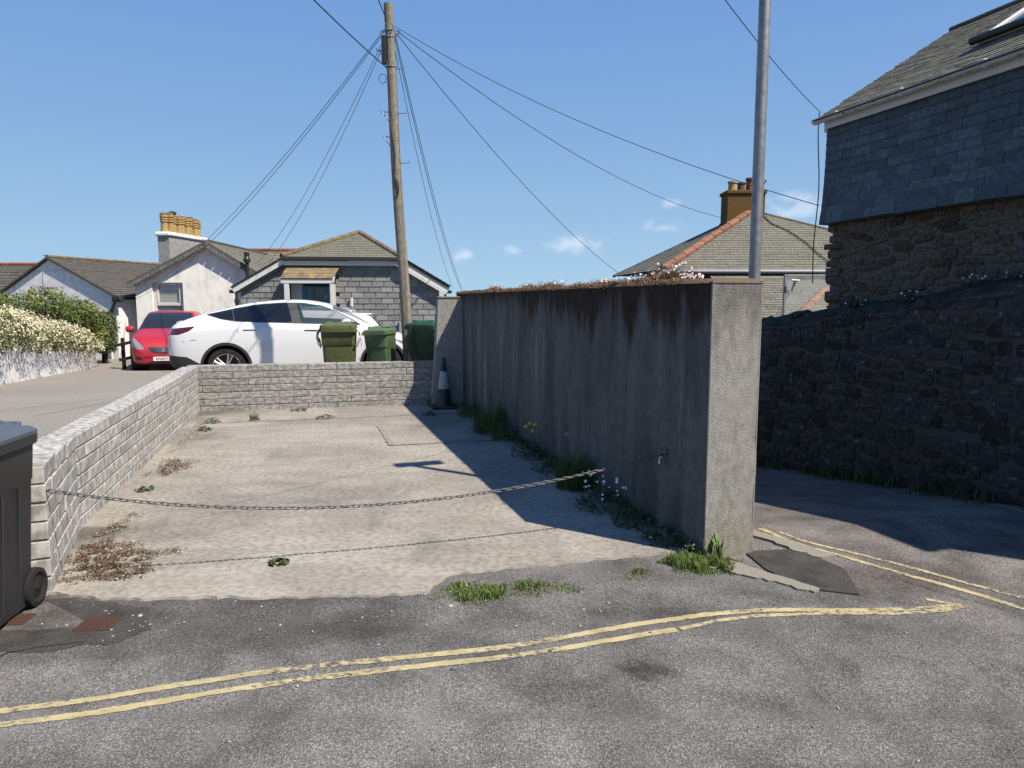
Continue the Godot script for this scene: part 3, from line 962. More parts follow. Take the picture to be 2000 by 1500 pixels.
func rubble(t: Node3D, o: Vector3, xd: Vector3, zd: Vector3, len: float, base: Callable, top: Callable, sw: float, sh: float, mater: Material, depth: float, seen_to: float, jit := 0.24, fit := 1.1) -> void:
	# stones set in rough courses; xd along the wall, zd out of it; past seen_to they are joined
	var y := -1.0
	var count := 0
	var rest := MB.new()
	while y < 3.0:
		var rh := sh * rnd(0.65, 1.4)
		var x := rnd(-sw, 0)
		while x < len:
			var w := sw * rnd(0.45, 1.7)
			var h := rh * rnd(0.8, 1.25)
			var cx := x + w / 2
			var cy := y + rh / 2 + rnd(-0.2, 0.2) * rh + 0.5 * sh * n2(cx, 0, 1.2, 95)
			if cx > 0 and cx < len and cy + h * 0.4 > base.call(cx) and cy + h * 0.35 < top.call(cx):
				var joined := cx > seen_to or count >= 298
				var b := rest if joined else MB.new()
				if not joined: count += 1
				var k := 7 + rng.randi() % 3
				var outl := blob_outline(w * fit, h * fit, k, jit)
				var turn := rnd(-0.22, 0.22)
				var c := rnd(0.5, 1.4)
				b.col = Color(c * rnd(0.94, 1.10), c, c * rnd(0.90, 1.08))
				var dp := depth * rnd(0.35, 1.4)
				var tilt := Vector2(rnd(-0.3, 0.3), rnd(-0.3, 0.3)) * depth / maxf(w, h) * 2.0
				var at := o + xd * cx + UP * cy
				var off := at if joined else Vector3.ZERO
				var P := func(q: Vector2, z: float) -> Vector3:
					var e := q.rotated(turn)
					return off + xd * e.x + UP * e.y + zd * (z + e.dot(tilt))
				var mid := Vector2(rnd(-0.15, 0.15) * w, rnd(-0.15, 0.15) * h)
				var first := b.v.size()
				for i in k:
					var p0: Vector2 = outl[i]
					var p1: Vector2 = outl[(i + 1) % k]
					var fr := 0.84
					b.quad(P.call(p0, -0.05), P.call(p1, -0.05), P.call(p1 * 0.96, dp * 0.6), P.call(p0 * 0.96, dp * 0.6))
					b.quad(P.call(p0 * 0.96, dp * 0.6), P.call(p1 * 0.96, dp * 0.6), P.call(p1 * fr, dp), P.call(p0 * fr, dp))
					b.tri(P.call(mid, dp * rnd(1.0, 1.25)), P.call(p0 * fr, dp), P.call(p1 * fr, dp))
				if xd.cross(UP).dot(zd) < 0:
					for i in range(first, b.v.size(), 3):
						var sv := b.v[i + 1]
						b.v[i + 1] = b.v[i + 2]
						b.v[i + 2] = sv
						for j in 3: b.n[i + j] = -b.n[i + j]
				if not joined:
					b.smooth(38)
					var m := put(b, mater, "stone", t)
					m.position = at
			x += w + 0.004
		y += rh + 0.003
	if rest.v.size(): stuff(put(rest, mater, "further_stones", t))

func lane_house() -> void:
	# retaining wall along the lane; R is its foot at the right of the view
	var R := Vector3(3.882, 0, -5.292)
	var o := R + D * 4.6           # far end
	var xd := -D
	var zd := -N
	var gy := func(x: float) -> float: return lane_y(o + xd * x - N * 0.1) - 0.02
	var ty := func(x: float) -> float:
		return 1.06 + 0.128 * x + 0.05 * n2(x, 0, 1.3, 90) - 0.02 * x * smoothstep(4.5, 8.0, x)
	var t := thing("retaining_wall", "dark shaded rubble stone retaining wall along the lane", "wall")
	var b := MB.new()
	var k := 60
	var LEN := 7.6
	for i in k:
		var x0 := LEN * i / k
		var x1 := LEN * (i + 1) / k
		var p0 := o + xd * x0
		var p1 := o + xd * x1
		var y0: float = ty.call(x0)
		var y1: float = ty.call(x1)
		b.quad(p0 + UP * -1.6, p1 + UP * -1.6, p1 + UP * y1, p0 + UP * y0)
	# returns the normals towards the lane
	for i in b.n.size():
		if b.n[i].dot(zd) < 0: b.n[i] = -b.n[i]
	put(b, M.stone_mortar, "mortar", t)
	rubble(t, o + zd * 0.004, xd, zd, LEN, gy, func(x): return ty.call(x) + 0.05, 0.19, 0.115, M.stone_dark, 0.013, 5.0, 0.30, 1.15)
	# sloping earth and moss on top, up to the foot of the house
	var bank_place := func(x: float, q: float) -> Vector3:
		var p := o + xd * x + N * (q - 0.02)
		p.y = ty.call(x) - 0.03 + 0.09 * smoothstep(0.0, 0.12, q) + q * 0.22 + 0.035 * n2(p.x, p.z, 4.0, 92) + 0.02 * n2(p.x, p.z, 11.0, 93)
		return p
	var bank_col := func(p: Vector3) -> Color:
		var c := 0.8 + 0.8 * n2(p.x, p.z, 5.0, 94)
		return Color(c, c, c * 1.02)
	var bank_x := []
	for i in 101: bank_x.append(LEN * i / 100.0)
	b = grid(bank_x, [0.0, 0.04, 0.10, 0.18, 0.26, 0.34, 0.42, 0.55], bank_place, bank_col)
	b.smooth(60)
	put(b, M.earth, "earth_top", t)

	# slate-hung house standing on the wall
	var h := thing("slate_hung_house", "slate hung house with stone lower wall above the lane", "house")
	var F := R + N * 0.36          # a point of the house face
	var far := 2.76                # metres from F to the far corner
	var near := 2.55
	var fo := F + D * far
	var hl := far + near
	var yb := 2.40                 # bottom of the slates
	var ye := 3.42
	b = MB.new()
	var DEP := 3.6
	var q0 := fo + N * 0.03
	var q1 := F - D * near + N * 0.03
	var box := func(mb: MB, y0: float, y1: float, inset: float) -> void:
		var a := q0 + N * inset - D * inset
		var e := q1 + N * inset + D * inset
		var bk := N * (DEP - 2 * inset)
		mb.quad(a + UP * y0, e + UP * y0, e + UP * y1, a + UP * y1)
		mb.quad(e + bk + UP * y0, a + bk + UP * y0, a + bk + UP * y1, e + bk + UP * y1)
		mb.quad(a + bk + UP * y0, a + UP * y0, a + UP * y1, a + bk + UP * y1)
		mb.quad(e + UP * y0, e + bk + UP * y0, e + bk + UP * y1, e + UP * y1)
	box.call(b, -0.5, yb + 0.05, 0.05)
	put(b, M.house_mortar, "lower_wall", h)
	b = MB.new()
	box.call(b, yb - 0.02, ye + 0.12, -0.015)
	b.quad(q0 + UP * (yb - 0.02), q0 + N * 0.1 + UP * (yb - 0.02), q1 + N * 0.1 + UP * (yb - 0.02), q1 + UP * (yb - 0.02))
	put(b, M.slate_blue_1, "upper_wall", h)
	rubble(h, fo + N * 0.075 + xd * 0.03, xd, zd, hl - 0.06, func(x): return ty.call(x + 4.6 - far) + 0.02, func(x): return yb + 0.02, 0.20, 0.075, M.stone_brown, 0.013, 2.7, 0.3, 1.14)
	# quoins at the far corner
	var yq := 1.25
	while yq < yb - 0.04:
		var hh := rnd(0.06, 0.12)
		b = MB.new()
		b.col = tone(rnd(0.7, 1.1))
		b.cbox(Vector3.ZERO, Vector3(rnd(0.14, 0.26), hh - 0.01, rnd(0.16, 0.3)), 0.012)
		b.smooth(60)
		var m := put(b, M.stone_brown, "quoin", h)
		m.basis = Basis(xd, UP, xd.cross(UP)) * Basis(UP, rnd(-0.05, 0.05))
		m.position = fo + xd * (0.10 + rnd(-0.02, 0.03)) + N * (0.165 + rnd(0.0, 0.03)) + UP * (yq + hh / 2)
		yq += hh
	# slates hung on the wall
	var su := MB.new()
	su.box(Vector3(0, 0.5, 0.5), Vector3(1, 1, 1))
	var unit := su.mesh()
	var rows := 11
	var ch := (ye - yb) / rows
	var rest := MB.new()
	for r in rows:
		var x := rnd(-0.2, 0.0)
		while x < hl:
			var w := rnd(0.14, 0.30)
			var x0 := maxf(x, 0.0)
			var x1 := minf(x + w, hl)
			if x0 > 2.9:
				rest.col = tone(rnd(0.8, 1.2))
				rest.box(Vector3(0, 0.5, 0.5), Vector3(1, 1, 1), Transform3D(Basis(xd, UP, zd) * Basis(Vector3.RIGHT, -0.10) * Basis.from_scale(Vector3(x1 - x0 - 0.004, ch * 1.35, 0.007)), fo + xd * ((x0 + x1) / 2) + zd * 0.014 + UP * (yb + ch * r - 0.012)))
			elif x1 - x0 > 0.04:
				var s := MeshInstance3D.new()
				s.mesh = unit
				s.material_override = M["slate_blue_%d" % (rng.randi() % 4)]
				s.name = "slate"
				h.add_child(s, true)
				var flare := 0.05 * pow(1.0 - float(r) / rows, 3.0)
				var bs := Basis(xd, UP, zd) * Basis(Vector3.RIGHT, -0.10 - flare * 0.8) * Basis(Vector3(0, 0, 1), rnd(-0.008, 0.008))
				s.basis = bs * Basis.from_scale(Vector3(x1 - x0 - 0.004, ch * 1.35, 0.007))
				s.position = fo + xd * ((x0 + x1) / 2) + zd * (0.012 + flare + rnd(0, 0.003)) + UP * (yb + ch * r + rnd(-0.004, 0.004) - 0.012)
			x += w
	stuff(put(rest, M.slate_blue_0, "further_slates", h))
	# corner edge of the slates (end wall)
	for r in rows:
		var s := MeshInstance3D.new()
		s.mesh = unit
		s.material_override = M["slate_blue_%d" % (rng.randi() % 4)]
		s.name = "slate"
		h.add_child(s, true)
		var flare := 0.05 * pow(1.0 - float(r) / rows, 3.0)
		s.basis = Basis(N, UP, D) * Basis(Vector3.RIGHT, -0.10 - flare * 0.8) * Basis.from_scale(Vector3(0.4, ch * 1.35, 0.007))
		s.position = fo + N * 0.19 + D * (0.012 + flare) + UP * (yb + ch * r - 0.012)
	# fascia, gutter and the dark edge of the roof
	b = MB.new()
	b.box(Vector3(hl / 2, 0, 0), Vector3(hl + 0.02, 0.11, 0.022), Transform3D(Basis(xd, UP, zd), fo + UP * (ye + 0.03) + zd * 0.04))
	put(b, M.white_paint, "fascia", h)
	b = MB.new()
	b.box(Vector3(0.08, 0, 0), Vector3(0.2, 0.13, 0.05), Transform3D(Basis(N, UP, D), fo + UP * (ye + 0.02) + D * 0.02))
	put(b, M.white_paint, "box_end", h)
	var gut := MB.new()
	var gp := []
	for i in 7: gp.append(Vector2(-0.05 * cos(PI * i / 6.0), -0.05 * sin(PI * i / 6.0)))
	var go := fo + zd * 0.105 + UP * (ye + 0.085) - xd * 0.10
	for i in 6:
		var a0: Vector3 = go + zd * gp[i].x + UP * gp[i].y
		var a1: Vector3 = go + zd * gp[i + 1].x + UP * gp[i + 1].y
		var e := xd * (hl + 0.16)
		gut.quad(a0, a0 + e, a1 + e, a1)
	for i in 5:
		gut.tri(go + zd * gp[0].x, go + zd * gp[i + 1].x + UP * gp[i + 1].y, go + zd * gp[i + 2].x + UP * gp[i + 2].y)
	gut.smooth(40)
	put(gut, M.white_paint, "gutter", h)
	b = MB.new()
	for i in 420:
		var p := go + xd * rnd(0.1, hl) + zd * rnd(0.0, 0.05) + UP * rnd(-0.05, -0.02)
		var c := rnd(0.6, 1.3)
		b.col = Color(0.13 * c, 0.13 * c, 0.05 * c)
		if n2(p.x, p.z, 2.0, 97) < -0.1: continue
		for e in 3:
			var w := rnd(0.006, 0.016)
			b.tri(p, p + Vector3(rnd(-1, 1), rnd(-1, 0.4), rnd(-1, 1)) * w, p + Vector3(rnd(-1, 1), rnd(-1, 0.4), rnd(-1, 1)) * w)
	stuff(put(b, M.litter, "gutter_moss", h))
	for i in 6:
		b = MB.new()
		b.cbox(Vector3.ZERO, Vector3(0.035, 0.075, 0.075), 0.01, Transform3D(Basis(xd, UP, zd), go + xd * (0.35 + i * 0.85) + UP * -0.02))
		put(b, M.white_paint, "gutter_bracket", h)
	# roof with plain verges
	var e0 := fo + zd * 0.12 - xd * 0.06 + UP * (ye + 0.075)
	var pitch := Vector3(N.x, 0, N.z) * cos(deg_to_rad(32)) + UP * sin(deg_to_rad(32))
	var RL := hl + 0.12
	var nrm := xd.cross(pitch)
	if nrm.y < 0: nrm = -nrm
	var run := 2.08
	b = MB.new()
	var u := run
	var hip := 0.02
	var slates := MB.new()
	var cc := 0.072
	var nr := int(u / cc)
	for r in nr:
		var f := (r + 0.3) / nr
		var x0 := hip * f + rnd(-0.025, 0.02)
		var x1 := RL - hip * f
		var x := x0 - rnd(0, 0.12)
		while x < x1:
			var w := rnd(0.12, 0.2)
			var a := maxf(x, x0)
			var e := minf(x + w, x1)
			if e - a > 0.03:
				var c := rnd(0.62, 1.25)
				slates.col = Color(c * rnd(0.97, 1.05), c, c * rnd(0.9, 1.0))
				var bs := Basis(xd, pitch, nrm) * Basis(Vector3.RIGHT, -0.085)
				slates.box(Vector3.ZERO, Vector3(e - a - 0.004, cc * 1.7, 0.008), Transform3D(bs, e0 + xd * (a + e) / 2 + pitch * (cc * (r + 0.6)) + nrm * (0.008 + rnd(0, 0.004))))
			x += w
	stuff(put(slates, M.slate_roof, "roof_slates", h))
	var r0 := e0 + xd * hip + pitch * u
	var r1 := e0 + xd * (RL - hip) + pitch * u
	var hor := N * (u * cos(deg_to_rad(32)))
	var bk0 := e0 + N * 2.0 * u * cos(deg_to_rad(32))
	var bk1 := bk0 + xd * RL
	b.quad(e0, e0 + xd * RL, r1, r0)
	b.tri(bk0, e0, r0)
	b.tri(e0 + xd * RL, bk1, r1)
	b.quad(bk1, bk0, r0, r1)
	b.quad(e0 + UP * -0.012, bk0 + UP * -0.012, bk1 + UP * -0.012, e0 + xd * RL + UP * -0.012)
	put(b, M.slate_roof_dark, "roof_deck", h)
	b = MB.new()
	b.box(Vector3(RL / 2, 0, 0), Vector3(RL, 0.016, 0.05), Transform3D(Basis(xd, UP, zd), e0 + UP * -0.006 + zd * 0.012))
	put(b, M.black_trim, "eave_edge", h)
	var x := 0.0
	while x < (r1 - r0).length():
		b = MB.new()
		b.col = tone(rnd(0.8, 1.1))
		var p := r0 + xd * x + UP * 0.01
		b.tube([p, p + xd * 0.43], [0.05, 0.05], 10, true, 0.75)
		b.smooth(50)
		put(b, M.slate_roof_dark, "ridge_tile", h)
		x += 0.44
	# roof window with its rolled awning
	var rw := Node3D.new()
	rw.name = "roof_window"
	h.add_child(rw)
	var xf := Transform3D(Basis(xd, pitch, nrm), e0 + xd * 1.44 + pitch * 0.66 + nrm * 0.02)
	b = MB.new()
	for e in [[Vector3(0.39, 0.03, 0.03), Vector3(0.78, 0.06, 0.06)], [Vector3(0.39, 0.68, 0.03), Vector3(0.78, 0.06, 0.06)], [Vector3(0.03, 0.355, 0.03), Vector3(0.06, 0.589, 0.06)], [Vector3(0.75, 0.355, 0.03), Vector3(0.06, 0.589, 0.06)]]:
		b.cbox(e[0], e[1], 0.008, xf)
	put(b, M.white_paint, "frame", rw)
	b = MB.new()
	b.box(Vector3(0.39, 0.355, 0.035), Vector3(0.66, 0.58, 0.012), xf)
	put(b, M.glass_dark, "pane", rw)
	b = MB.new()
	b.tube([xf * Vector3(-0.02, -0.03, 0.06), xf * Vector3(0.8, -0.03, 0.06)], 0.035, 12)
	b.smooth(50)
	put(b, M.black_plastic, "awning_roll", rw)
	# weeds on the bank under the house, and along the foot of the wall
	for i in 6:
		var xx: float = [1.7, 2.6, 3.3, 3.9, 4.3, 4.75][i]
		var p := o + xd * xx + N * rnd(0.06, 0.2)
		p.y = ty.call(xx) + 0.10
		bank_plant(p, i)
	var gm := MB.new()
	for i in 2200:
		var xx := rnd(0.1, 4.4)
		var p := o + xd * xx - N * absf(rng.randfn(0.0, 0.10))
		p.y = lane_y(p) - 0.01
		if n2(xx, 0, 0.9, 98) < -0.35: continue
		blade(gm, p, rnd(0.04, 0.17), rnd(0.006, 0.014), Color(0.035, 0.06, 0.02) * rnd(0.7, 1.5))
	var go2 := put(gm, M.leaf, "verge_weeds")
	stuff(go2)
	tag(go2, "low weeds growing along the foot of the dark retaining wall", "weeds")

func bank_plant(p: Vector3, i: int) -> void:
	var b := MB.new()
	for k in 70:
		blade(b, p + Vector3(rnd(-0.07, 0.07), 0, rnd(-0.07, 0.07)), rnd(0.03, 0.09), 0.010, Color(0.035, 0.05, 0.025) * rnd(0.6, 1.4))
	var where: String = ["at the far end", "below the house corner", "second from the house corner", "third from the house corner", "second from the right edge", "nearest the right edge"][i]
	var t := thing("bank_plant", "white flowered plant on the retaining wall, " + where, "plant", Vector3.ZERO, 0.0, "plants on the bank")
	put(b, M.leaf, "leaves", t)
	b = MB.new()
	b.col = Color(0.6, 0.6, 0.62)
	for k in 10:
		flower_disc(b, p + Vector3(rnd(-0.1, 0.1), rnd(0.02, 0.10), rnd(-0.1, 0.1)), rnd(0.006, 0.012), Vector3(rnd(-1, 0.2), rnd(0, 1), rnd(0, 1)).normalized())
	stuff(put(b, M.leaf, "flowers", t))

func blade(b: MB, p: Vector3, h: float, w: float, c: Color) -> void:
	b.col = c
	var a := rnd(0, TAU)
	var lean := Vector3(cos(a), 0, sin(a)) * h * rnd(0.1, 0.7)
	var side := Vector3(-sin(a + rnd(-0.8, 0.8)), 0, cos(a)) * w / 2
	var m := p + lean * 0.35 + UP * h * 0.6
	var e := p + lean + UP * h
	b.quad(p - side, p + side, m + side * 0.8, m - side * 0.8)
	b.tri(m - side * 0.8, m + side * 0.8, e)

func flower_disc(b: MB, p: Vector3, r: float, nrm: Vector3) -> void:
	var s := nrm.cross(Vector3(0.3, 0.9, 0.2)).normalized()
	var o := nrm.cross(s)
	for k in 6:
		var a := TAU * k / 6
		var e := TAU * (k + 1) / 6
		b.tri(p, p + (s * cos(a) + o * sin(a)) * r, p + (s * cos(e) + o * sin(e)) * r)

# ---------------------------------------------------------------- street things

func rrect(w: float, d: float, r: float, y: float, seg := 4) -> Array:
	var out := []
	for q in 4:
		var cx := (w / 2 - r) * (1 if q in [0, 3] else -1)
		var cz := (d / 2 - r) * (1 if q in [0, 1] else -1)
		for i in seg + 1:
			var a := PI / 2 * q + PI / 2 * i / seg
			out.append(Vector3(cx + cos(a) * r, y, cz + sin(a) * r))
	return out

func loft(b: MB, rings: Array, cap_lo := true, cap_hi := true) -> void:
	for i in rings.size() - 1:
		var n: int = rings[i].size()
		for k in n:
			var k2 := (k + 1) % n
			b.quad(rings[i][k2], rings[i][k], rings[i + 1][k], rings[i + 1][k2])
	var n: int = rings[0].size()
	for k in range(1, n - 1):
		if cap_lo: b.tri(rings[0][0], rings[0][k], rings[0][k + 1])
		if cap_hi: b.tri(rings[-1][0], rings[-1][k + 1], rings[-1][k])

func shift(ring: Array, v: Vector3) -> Array:
	return ring.map(func(p): return p + v)

func wheelie_bin(t: Node3D, w: float, d: float, h: float, body: Material, lid: Material, lid_open := 0.0) -> void:
	# front is +z, hinge and wheels at -z
	var b := MB.new()
	var hb := h * 0.91
	var back := -d / 2
	var R := func(f: float, y: float, grow := 0.0) -> Array:
		var ww := lerpf(w * 0.78, w * 0.96, f) + grow
		var dd := lerpf(d * 0.70, d * 0.92, f) + grow
		return shift(rrect(ww, dd, 0.05, y), Vector3(0, 0, back + dd / 2 + lerpf(d * 0.08, d * 0.05, f)))
	loft(b, [R.call(0.0, 0.03), R.call(0.05, 0.05), R.call(0.72, hb * 0.74), R.call(0.73, hb * 0.75, 0.012), R.call(0.95, hb * 0.95, 0.012), R.call(0.95, hb * 0.95, 0.05), R.call(1.0, hb, 0.05)], true, true)
	b.smooth(45)
	put(b, body, "body", t)
	for s in [-1, 1]:
		b = MB.new()
		for i in 3:
			var z := back + d * (0.28 + 0.2 * i)
			b.tube([Vector3(s * w * 0.395, h * 0.06, z), Vector3(s * (w * 0.455 + 0.001), hb * 0.72, z)], 0.006, 6)
		b.smooth(60)
		stuff(put(b, body, "side_rib", t))
	# moulded arch panel low on the front
	b = MB.new()
	var zf := func(y: float) -> float: return back + lerpf(d * 0.70, d * 0.92, y / hb) + lerpf(d * 0.08, d * 0.05, y / hb)
	var arch := []
	for k in 13:
		var a := PI * k / 12
		arch.append(Vector2(cos(a) * w * 0.2, h * 0.36 + sin(a) * w * 0.06))
	arch.append(Vector2(-w * 0.2, h * 0.06))
	arch.push_front(Vector2(w * 0.2, h * 0.06))
	var pts := []
	for q in arch: pts.append(Vector3(q.x, q.y, zf.call(q.y) + 0.004))
	b.tube(pts, 0.008, 6, false)
	b.smooth(60)
	put(b, body, "panel_rib", t)
	# lid
	var L := Node3D.new()
	L.name = "lid"
	t.add_child(L)
	L.position = Vector3(0, hb + 0.005, back + d * 0.05)
	L.rotation.x = -lid_open
	b = MB.new()
	var lr := func(g: float, y: float) -> Array: return shift(rrect(w - g, d - g, 0.06, y), Vector3(0, 0, d / 2 - 0.02))
	loft(b, [lr.call(-0.012, -0.035), lr.call(-0.012, 0.012), lr.call(0.02, 0.028), lr.call(0.10, 0.036), lr.call(0.16, 0.062), lr.call(0.26, 0.068)], false, true)
	b.smooth(35)
	put(b, lid, "lid_shell", L)
	for s in [-1, 1]:
		b = MB.new()
		b.cbox(Vector3(s * w * 0.27, 0.060, d * 0.5 - 0.02), Vector3(w * 0.20, 0.035, d * 0.62), 0.014)
		b.smooth(40)
		put(b, lid, "lid_rib", L)
	for s in [-1, 1]:
		b = MB.new()
		b.tube([Vector3(s * w * 0.32, 0.0, -0.01), Vector3(s * w * 0.32, 0.03, -0.05), Vector3(s * w * 0.16, 0.03, -0.06), Vector3(s * w * 0.10, 0.0, -0.01)], 0.014, 8)
		b.smooth(60)
		put(b, lid, "handle", L)
	# hinge blocks
	b = MB.new()
	for s in [-1, 0, 1]: b.cbox(Vector3(s * w * 0.25, hb - 0.02, back + d * 0.03), Vector3(0.05, 0.06, 0.06), 0.008)
	put(b, body, "hinge", t)
	for s in [-1, 1]:
		b = MB.new()
		var xf := Transform3D(Basis(Vector3(0, 0, 1), -PI / 2 * s), Vector3(s * (w * 0.40), 0.1, back + d * 0.09))
		b.lathe([Vector2(0.0, -0.025), Vector2(0.07, -0.025), Vector2(0.098, -0.02), Vector2(0.1, 0.0), Vector2(0.098, 0.02), Vector2(0.075, 0.025), Vector2(0.06, 0.012), Vector2(0.02, 0.014), Vector2(0.0, 0.03)], 24, xf)
		b.smooth(40)
		put(b, M.rubber, "wheel", t)
	b = MB.new()
	b.tube([Vector3(-w * 0.4, 0.1, back + d * 0.09), Vector3(w * 0.4, 0.1, back + d * 0.09)], 0.012, 8)
	put(b, M.galvanised, "axle", t)

func bins() -> void:
	var t := thing("wheelie_bin", "dark grey wheelie bin with blue-grey lid at left edge beside the block wall", "wheelie bin", Vector3(-2.645, 0.0, -3.19), 8)
	wheelie_bin(t, 0.62, 0.72, 0.985, M.bin_grey, M.bin_lid_blue)
	var gy := drive_y(-11.4)
	t = thing("wheelie_bin", "olive green wheelie bin with plastic bag hanging from under its lid", "wheelie bin", Vector3(-2.755, gy, -11.45), 10, "green bins behind the block wall")
	wheelie_bin(t, 0.545, 0.66, 1.13, M.bin_olive, M.bin_olive, 0.05)
	var b := MB.new()
	# thin bag: crumpled folds over the rim at both sides
	for s in [-1, 1]:
		b = MB.new()
		var cols := []
		for i in 9:
			var col := []
			for j in 10:
				var f := j / 9.0
				var z := lerpf(-0.05, 0.33, i / 8.0)
				var p := Vector3(s * (0.275 + 0.055 * sin(f * PI) + 0.03 * n2(z * 8.0, f * 3.0, 1.0, 100 + s)), 1.045 - f * (0.30 + 0.14 * n2(z * 5.0, 2, 1.0, 102)), z + 0.03 * n2(f * 4.0, z * 4.0, 1.0, 103))
				if j == 0: p = Vector3(s * 0.26, 1.05, z)
				col.append(p)
			cols.append(col)
		for i in 8:
			for j in 9:
				b.quad(cols[i][j], cols[i][j + 1], cols[i + 1][j + 1], cols[i + 1][j])
		b.smooth(30)
		put(b, M.bag, "plastic_bag", t)
	t = thing("wheelie_bin", "smaller mid green wheelie bin leaning between the pole and the olive bin", "wheelie bin", Vector3(-2.075, gy - 0.02, -11.55), -14, "green bins behind the block wall")
	wheelie_bin(t, 0.40, 0.46, 1.09, M.bin_green, M.bin_green)
	t.rotation_degrees.z = 3.0
	t = thing("wheelie_bin", "dark green wheelie bin partly hidden behind the concrete pier", "wheelie bin", Vector3(-1.29, gy, -11.5), -30, "green bins behind the block wall")
	wheelie_bin(t, 0.56, 0.66, 1.17, M.bin_dark_green, M.bin_dark_green)
	b = MB.new()
	var pts := []
	for i in 24:
		var f := i / 23.0
		pts.append(Vector3(-1.57 - 0.06 * sin(f * PI) , gy + 1.10 - 1.0 * f + 0.10 * sin(f * PI), -11.28 + 0.03 * sin(f * 9.0)))
	b.tube(pts, 0.018, 8)
	b.smooth(60)
	tag(put(b, M.black_plastic, "hose"), "black hose hanging between the pole and the dark green bin", "hose")

func cone() -> void:
	var t := thing("traffic_cone", "dark traffic cone with grey-white sleeve in shaded back corner", "traffic cone", Vector3(-0.985, 0.016, -10.28), 10)
	var b := MB.new()
	b.cbox(Vector3(0, 0.02, 0), Vector3(0.36, 0.04, 0.36), 0.012)
	put(b, M.black_plastic, "base", t)
	b = MB.new()
	b.lathe([Vector2(0.12, 0.04), Vector2(0.108, 0.06), Vector2(0.022, 0.72), Vector2(0.017, 0.725), Vector2(0.0, 0.725)], 24)
	b.smooth(40)
	put(b, M.black_plastic, "cone_body", t)
	b = MB.new()
	var r := func(y: float) -> float: return lerpf(0.110, 0.024, (y - 0.06) / 0.66)
	b.lathe([Vector2(r.call(0.28), 0.28), Vector2(r.call(0.28) + 0.002, 0.282), Vector2(r.call(0.53) + 0.002, 0.528), Vector2(r.call(0.53), 0.53)], 24)
	b.smooth(40)
	put(b, M.cone_sleeve, "sleeve", t)

func chain() -> void:
	var a := Vector3(-2.452, 0.555, -3.70)
	var e := Vector3(1.013, 0.545, -4.665)
	var link := MB.new()
	var pts := []
	var seg := 16
	var r := 0.0085
	var half := 0.0125
	for i in seg + 1:
		var q := TAU * i / seg
		var x := cos(q) * r + (half if cos(q) > 0.01 else -half if cos(q) < -0.01 else 0.0)
		pts.append(Vector3(x, sin(q) * r, 0))
	link.tube(pts, 0.0034, 6, false)
	link.smooth(80)
	var mesh := link.mesh()
	var t := thing("chain", "galvanised steel chain sagging across the front of the parking bay", "chain")
	var N_ := 600
	var path := []
	for i in N_ + 1:
		var f := float(i) / N_
		path.append(a.lerp(e, f) + UP * (-0.205 * 4.0 * f * (1.0 - f) * (1.0 + 0.18 * (0.5 - f))))
	var pitch := 0.0345
	var acc := 0.0
	var last: Vector3 = path[0]
	var k := 0
	for i in range(1, N_ + 1):
		var st: float = (path[i] - path[i - 1]).length()
		acc += st
		if acc >= pitch:
			acc -= pitch
			var now: Vector3 = path[i]
			var dir := (now - last).normalized()
			var side := dir.cross(UP).normalized()
			var m := MeshInstance3D.new()
			m.mesh = mesh
			m.material_override = M.chain
			m.name = "link"
			t.add_child(m, true)
			m.basis = Basis(dir, side.cross(dir), side) * Basis(Vector3.RIGHT, (PI / 2 if k % 2 else 0.0) + rnd(-0.25, 0.25) + 0.35)
			m.position = (now + last) / 2
			last = now
			k += 1
	var b := MB.new()
	b.cbox(Vector3.ZERO, Vector3(0.05, 0.05, 0.012), 0.003, Transform3D(Basis(D, UP, D.cross(UP)), e + UP * 0.015 - N * 0.002))
	b.tube([e + UP * 0.03 - N * 0.0, e + UP * 0.03 - N * 0.035, e + UP * -0.005 - N * 0.035, e + UP * -0.005], 0.005, 8)
	put(b, M.chain, "wall_staple", t)
	b = MB.new()
	b.tube([a + Vector3(-0.03, 0, 0.0), a + Vector3(0.012, 0.0, 0.012)], 0.006, 8)
	put(b, M.chain, "eye_bolt", t)
	var p := thing("padlock", "small padlock hanging from chain staple on the concrete wall", "padlock", e - N * 0.032 + UP * -0.035)
	b = MB.new()
	b.cbox(Vector3(0, -0.015, 0), Vector3(0.036, 0.034, 0.016), 0.004)
	b.smooth(30)
	var q := put(b, M.brass, "lock_body", p)
	q.rotation.y = 0.9
	b = MB.new()
	var sp := []
	for i in 11:
		var g_ := PI * i / 10
		sp.append(Vector3(cos(g_) * 0.012, 0.012 + sin(g_) * 0.018, 0))
	sp.push_front(Vector3(0.012, -0.01, 0))
	sp.append(Vector3(-0.012, -0.01, 0))
	b.tube(sp, 0.0035, 8)
	b.smooth(60)
	q = put(b, M.chrome, "shackle", p)
	q.rotation.y = 0.9

func covers() -> void:
	for k in 2:
		var c: Array = [[Vector3(-1.995, 0, -3.295), 4.0, 0.17, 0.135], [Vector3(-2.43, 0, -3.345), 4.0, 0.14, 0.12]][k]
		var t := thing("drain_cover", ["rusty ribbed iron cover in dark asphalt near the block wall", "rusty iron cover partly hidden by the grey bin at left edge"][k], "drain cover", c[0] + UP * 0.004, c[1], "rusty covers")
		var b := MB.new()
		b.cbox(Vector3.ZERO, Vector3(c[2], 0.012, c[3]), 0.003)
		put(b, M.rust_iron, "plate", t)
		for i in 9:
			b = MB.new()
			b.cbox(Vector3(lerpf(-0.42, 0.42, i / 8.0) * c[2], 0.008, 0), Vector3(0.008, 0.006, c[3] * 0.86), 0.002)
			put(b, M.rust_iron, "rib", t)

func pole_at(y: float) -> Vector3:
	return Vector3(-1.676 - 0.0412 * y, y, -11.7)

